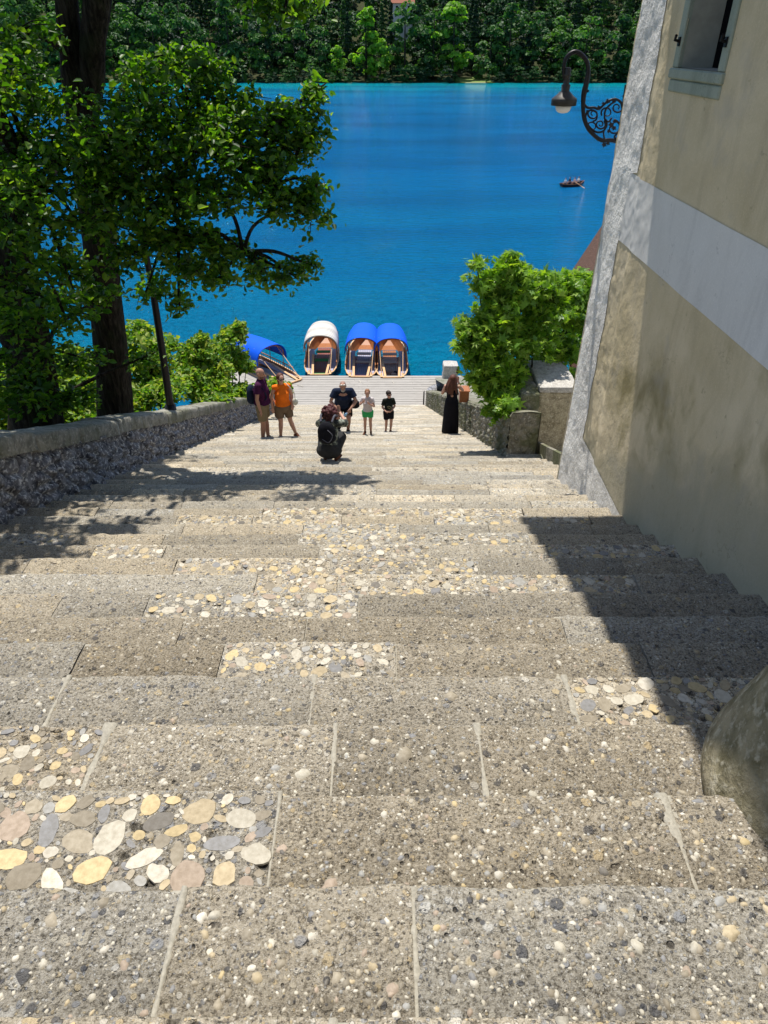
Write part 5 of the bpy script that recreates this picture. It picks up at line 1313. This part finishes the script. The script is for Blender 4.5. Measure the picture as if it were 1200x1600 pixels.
bg.location = np.array(t.location)+V3(.30, -.06, .98); tag(bg, 'small pale bag hanging at the hip of the woman in orange', 'bag')
# 3 man bending forward
t = person('bearded man in navy shirt and dark shorts crouching forward over his raised knee', 538, 672, R(4))
P = stand(1.0, hip=(0, .12, .78), waist=(0, .06, .92), chest=(0, -.06, 1.12), neck=(0, -.15, 1.30), head=(0, -.22, 1.40), shL=(.20, -.10, 1.22), shR=(-.20, -.10, 1.22), elL=(.32, -.18, .98), elR=(-.32, -.18, .98), wrL=(.17, -.33, .83), wrR=(-.14, -.34, .83),
          knL=(.12, -.22, .52), knR=(-.16, -.24, .56), anL=(.10, -.02, .085), anR=(-.13, .22, .085-.0), hdL=(-.5, -.3, -.6), hdR=(.4, -.3, -.6), ftL=(.3, -1, 0), ftR=(-.2, -1, 0), look=(0, -1, -.35))
body(P, 1.04, 1.22, SK, t); shirt(P, C['navy'], t, 1.04, 1.36, sleeve=.62, ex=.024); shorts(P, C['black'], t, 1.04, 1.1, .82); shoes(P, C['shoe'], t, 1.02)
Mh, x_, f_, z_ = headM(P); h_ = P['head']; mb = MB(); mb.ell(h_+f_*.04-z_*.075, (.062, .068, .06), 12, 8, Mh); remesh('beard', mb, HG, t, .009, 1)
mb = MB(); mb.ell(h_+z_*.05-f_*.02, (.078, .09, .075), 12, 8, Mh); remesh('hair', mb, plain('short_grey_hair', (.32, .20, .16), .8, .3, 50), t, .009, 1); eyes(P, t)
mb = MB()
for q in (-1, 1): mb.ell(h_+z_*.095+f_*.055+x_*q*.035, (.028, .02, .018), 8, 6, Mh)
mb.tube([h_+z_*.1+f_*.06-x_*.02, h_+z_*.1+f_*.06+x_*.02], .005, 5); mb.build('glasses_on_head', plain('pale_lenses', (.7, .68, .6), .2, .1, 5), t, True)
mb = MB(); mb.lathe([(.03, 0), (.033, .01), (.033, .13), (.012, .16), (.012, .18)], n=12); bt_ = mb.build('water_bottle', plain('blue_bottle', (.25, .45, .65), .2, .1, 5, 0), None, True); bt_.location = np.array(t.location)+V3(.03, -.46, .70); bt_.rotation_euler = (.5, .6, 0); tag(bt_, 'small blue water bottle in the hand of the man in the navy shirt', 'bottle')
bp = pack(t, (0, 0, 0), (.13, .10, .12), C['black'], name='hip_bag'); bp.location = np.array(t.location)+V3(.29, -.02, .83); tag(bp, 'black bag hanging at the side of the crouching bearded man', 'bag')
# 4 girl
t = person('small child in pale t-shirt and bright green shorts raising hands to the mouth', 575, 677, R(-8))
s = .66
P = stand(s, look=(.15, -1, -.1), elL=(.25, -.06, 1.16), elR=(-.27, -.04, 1.20), wrL=(.12, -.24, 1.32), wrR=(-.15, -.22, 1.36), head=(0, -.02, 1.64), hdL=(-.4, -.2, .5), hdR=(.4, -.2, .5))
body(P, s*1.0, 1.05, SKL, t, headr=1.22); shirt(P, C['pale'], t, s, 1.12, sleeve=.5); shorts(P, C['green'], t, s, 1.08, .5); Mh, x_, f_, z_ = headM(P); h_ = P['head']
mb = MB(); mb.ell(h_+z_*.03-f_*.015, (.068, .08, .076), 12, 8, Mh); mb.cap(h_-f_*.07+z_*.02, h_-f_*.09-z_*.08, .03, .02, 8); remesh('hair', mb, HL, t, .007, 1); eyes(P, t, s*1.2); shoes(P, C['sandal'], t, s, 'sandal')
# 5 boy
t = person('small boy in black t-shirt and dark shorts with one knee bent, looking sideways', 607, 672, R(12))
P = stand(s, look=(.4, -1, .0), knL=(.08, -.14, .54), anL=(.08, .0, .085), knR=(-.09, -.02, .50), elL=(.24, -.02, 1.14), elR=(-.25, -.02, 1.14), wrL=(.06, -.20, 1.02), wrR=(-.16, -.22, 1.04), hdL=(-1, -.2, 0), hdR=(.6, -.4, 0), head=(0, -.02, 1.64))
body(P, s, 1.02, SKL, t, headr=1.22); sh_ = shirt(P, C['teeblack'], t, s, 1.14, sleeve=.7, ex=.02); shorts(P, C['black'], t, s, 1.1, .72); shoes(P, C['sandal'], t, s)
Mh, x_, f_, z_ = headM(P); h_ = P['head']; mb = MB(); mb.ell(h_+z_*.04-f_*.01, (.068, .082, .072), 12, 8, Mh); remesh('hair', mb, HD, t, .007, 1); glasses(P, t, s*1.15)
mb = MB()   # pale curved print on the shirt front
for k in range(2):
    A = [(-.055+.11*u, -.117-.018*math.sin(u*3.14), .80+.02*math.sin(u*5+k)-k*.045) for u in np.linspace(0, 1, 9)]; mb.tube(A, .010-.002*k, 6)
mb.build('shirt_print', cloth('print_ink', (.32, .28, .16)), sh_, True)
# 6 woman in long black dress from behind
t = person('woman in long black dress with long brown hair seen from behind holding up a phone', 703, 675, R(176)); t.scale = (.97, .97, .91)
P = stand(.97, look=(-.15, -1, -.05), elR=(-.27, -.14, 1.24), wrR=(-.14, -.28, 1.44), elL=(.25, -.05, 1.18), wrL=(.05, -.28, 1.36), hdR=(.1, -.1, 1), hdL=(-.3, -.3, .6))
body(P, .97, .92, SKL, t)
mb = MB(); hp = P['hip']; nq = 40; prof = [(.345, .02), (.33, .2), (.30, .45), (.27, .7), (.235, .86), (.20, .98), (.10, 1.08), (.09, 1.18), (.15, 1.27), (.10, 1.33)]
VV = []; 
for r0, z0 in prof:
    for k in range(nq): a = k/nq*6.283; rr = (r0*.35+.125)*(1+.05*math.sin(a*9)*max(0, 1-z0/1.0))*.86; VV.append((rr*math.cos(a)*1.0, rr*math.sin(a)*.80, z0*.97))
mb.add(VV, [[i*nq+k, i*nq+(k+1) % nq, (i+1)*nq+(k+1) % nq, (i+1)*nq+k] for i in range(len(prof)-1) for k in range(nq)]+[list(range(nq))[::-1], [(len(prof)-1)*nq+k for k in range(nq)]]); mb.build('long_dress', C['black'], t, True)
mb = MB()
for q in (-1, 1): mb.tube(smooth([(q*.09, -.12, 1.24), (q*.12, -.08, 1.38), (q*.11, .03, 1.42), (q*.09, .11, 1.28)]), .014, 6)
mb.build('dress_strap', C['black'], t, True)
Mh, x_, f_, z_ = headM(P); h_ = P['head']; mb = MB(); mb.ell(h_+z_*.03-f_*.02, (.09, .105, .10), 14, 10, Mh); r5 = np.random.default_rng(3)
for k in range(26):
    a = (k/25-.5)*2.4; b0 = h_-f_*(.085*math.cos(a))+x_*.085*math.sin(a)+z_*.03; e0 = b0-z_*r5.uniform(.34, .44)+x_*(.06*math.sin(a)+r5.normal(0, .015))-f_*(.03+r5.uniform(0, .03)); mb.tube(smooth([b0, (b0+e0)/2-f_*.03+x_*r5.normal(0, .02), e0], 4), [.026]*3+[.024]*3+[.018]*2+[.008], 7)
remesh('hair', mb, HB, t, .008, 1)
mb = MB(); mb.box(-.037, .037, -.005, .005, -.075, .075, bev=.004); ph = mb.build('phone', GL); 
Mw = Matrix.Translation(t.location) @ Matrix.Rotation(R(176), 4, 'Z'); ph.location = Mw @ Vector(tuple(P['wrR']+V3(.02, -.02, .13))); ph.rotation_euler = (.2, 0, 0); tag(ph, 'black phone held up by the woman in the long black dress', 'phone')
# 7 woman crouching with back to the camera
t = person('curly haired woman in camouflage top squatting with her back to the camera', 517, 716, R(172))
t.scale = (.80, .80, .80)
P = stand(1.0, hip=(0, .16, .36), waist=(0, .10, .50), chest=(0, -.02, .70), neck=(.0, -.09, .90), head=(0, -.12, 1.02), shL=(.18, -.05, .84), shR=(-.18, -.05, .84), elL=(.27, -.25, .70), elR=(-.30, -.24, .76), wrL=(.10, -.44, .88), wrR=(-.12, -.46, .90), knL=(.17, -.30, .46), knR=(-.17, -.28, .44), anL=(.12, .0, .10), anR=(-.13, .02, .10),
          look=(-.25, -1, 0), hdL=(-.2, -.2, 1), hdR=(.2, -.2, 1), ftL=(.3, -1, 0), ftR=(-.3, -1, 0))
body(P, 1.0, 1.08, SKL, t); 
mb = MB(); shm = cloth('camouflage_cloth', (.16, .17, .14)); nt = shm.node_tree
T_ = NT('camouflage_print'); n_ = T_.noise(14, 3, .5); camo = T_.fin(T_.ramp(n_, [(0, (.05, .055, .05)), (.42, (.05, .055, .05)), (.5, (.17, .18, .14)), (.6, (.30, .32, .27)), (1, (.3, .32, .27))], 'CONSTANT'), .9, None, .1)
shirt(P, camo, t, 1.0, 1.16, 'jacket', .96, ex=.022, low=P['waist']-V3(0, 0, .06))
mb = MB(); mb.cap((0, .13, .34), (0, -.02, .50), .225, .17, 20); mb.cap((.10, .10, .33), (.19, -.26, .44), .15, .11, 16); mb.cap((-.10, .10, .33), (-.19, -.24, .43), .15, .11, 16); mb.ell((0, .12, .30), (.27, .22, .17), 18, 12)
remesh('skirt', mb, C['darkskirt'], t, .011, 3); shoes(P, C['sandal'], t)
curls(P, HR, t, 90, .042, (0, .04, .03), (.145, .13, .15))
bp = pack(t, (0, 0, 0), (.15, .10, .20), C['black']); bp.matrix_world = Matrix.Translation(t.location) @ Matrix.Rotation(R(172), 4, 'Z') @ Matrix.Translation((0, .22, .62)); tag(bp, 'small black backpack on the squatting curly haired woman', 'backpack')
mb = MB(); mb.tube(smooth([(-.04, .10, .10), (-.12, .12, .02), (-.06, .13, -.10), (.05, .11, -.06)]), .007, 6); mb.tube(smooth([(.09, -.02, .18), (.11, -.14, .24), (.12, -.3, .16)]), .018, 6); mb.tube(smooth([(-.09, -.02, .18), (-.11, -.14, .24), (-.12, -.3, .16)]), .018, 6); mb.build('strap', cloth('grey_strap_cloth', (.10, .10, .12)), bp, True)
# tiny rowers
rowc = [((.5, .5, .5), 'person in white shirt at the stern of the rowboat'), ((.03, .04, .07), 'person in dark top in the middle of the rowboat'), ((.45, .32, .30), 'person in pinkish shirt beside the rower in the rowboat'), ((.65, .62, .55), 'person in pale top at the bow of the rowboat')]
Mf = Matrix.Translation(fb.location) @ Matrix.Rotation(R(-68), 4, 'Z')
for k, (c, lab) in enumerate(rowc):
    yb = (-1.15, -.3, .35, 1.15)[k]
    q = thing('person', lab, 'person', tuple(Mf @ Vector((0.12*(-1)**k, yb, .28))), R(-68), 'people in the small rowboat'); s = .95
    P = dict(hip=V3(0, 0, .12), waist=V3(0, 0, .22), chest=V3(0, 0, .42), neck=V3(0, 0, .62), head=V3(0, -.01, .76), shL=V3(.17, 0, .55), shR=V3(-.17, 0, .55), elL=V3(.22, -.1, .32), elR=V3(-.22, -.1, .32), wrL=V3(.15, -.3, .28), wrR=V3(-.15, -.3, .28),
             knL=V3(.1, -.38, .16), knR=V3(-.1, -.38, .16), anL=V3(.1, -.42, -.18), anR=V3(-.1, -.42, -.18), ftL=(0, -1, 0), ftR=(0, -1, 0), look=(0, -1, 0))
    body(P, s, 1, SK, q); shirt(P, cloth('rower_cloth', c), q, s, 1.1); mb = MB(); mb.ell((0, .015, .80), (.085, .1, .08), 10, 8); mb.build('hair', HD, q, True)
    shorts(P, C['navy'], q, s, 1, .8)
# ================================================================ CAMERA, SUN, SKY
cam = bpy.data.cameras.new('camera'); co_ = bpy.data.objects.new('camera', cam); COL.objects.link(co_)
cam.sensor_fit = 'VERTICAL'; cam.sensor_height = 32; cam.lens = F/1600*32; cam.clip_start = .05; cam.clip_end = 3000
co_.location = (0, 0, CZ); co_.rotation_euler = (math.pi/2-TH, 0, 0); scene.camera = co_
sun_dir = Vector((-.10, .317, 1)).normalized()
sl = bpy.data.lights.new('sun', 'SUN'); sl.energy = 4.6; sl.angle = R(.53); sl.color = (1, .955, .88)
so = bpy.data.objects.new('sun', sl); COL.objects.link(so); so.rotation_euler = sun_dir.to_track_quat('Z', 'Y').to_euler(); so.location = (0, 0, 60)
w = bpy.data.worlds.new('World'); scene.world = w; w.use_nodes = True; nt = w.node_tree
sky = nt.nodes.new('ShaderNodeTexSky'); sky.sky_type = 'NISHITA'; sky.sun_disc = False; sky.sun_elevation = math.asin(sun_dir.z); sky.sun_rotation = math.atan2(sun_dir.x, sun_dir.y)
sky.air_density = 1.0; sky.dust_density = .6
bgn = nt.nodes['Background']; nt.links.new(sky.outputs[0], bgn.inputs[0]); bgn.inputs[1].default_value = .12
scene.view_settings.view_transform = 'Standard'; scene.view_settings.look = 'None'; scene.view_settings.exposure = .42; scene.view_settings.gamma = 1
scene.render.resolution_x = 768; scene.render.resolution_y = 1024
scene.render.engine = 'CYCLES'
scene.cycles.max_bounces = 8; scene.cycles.transparent_max_bounces = 8
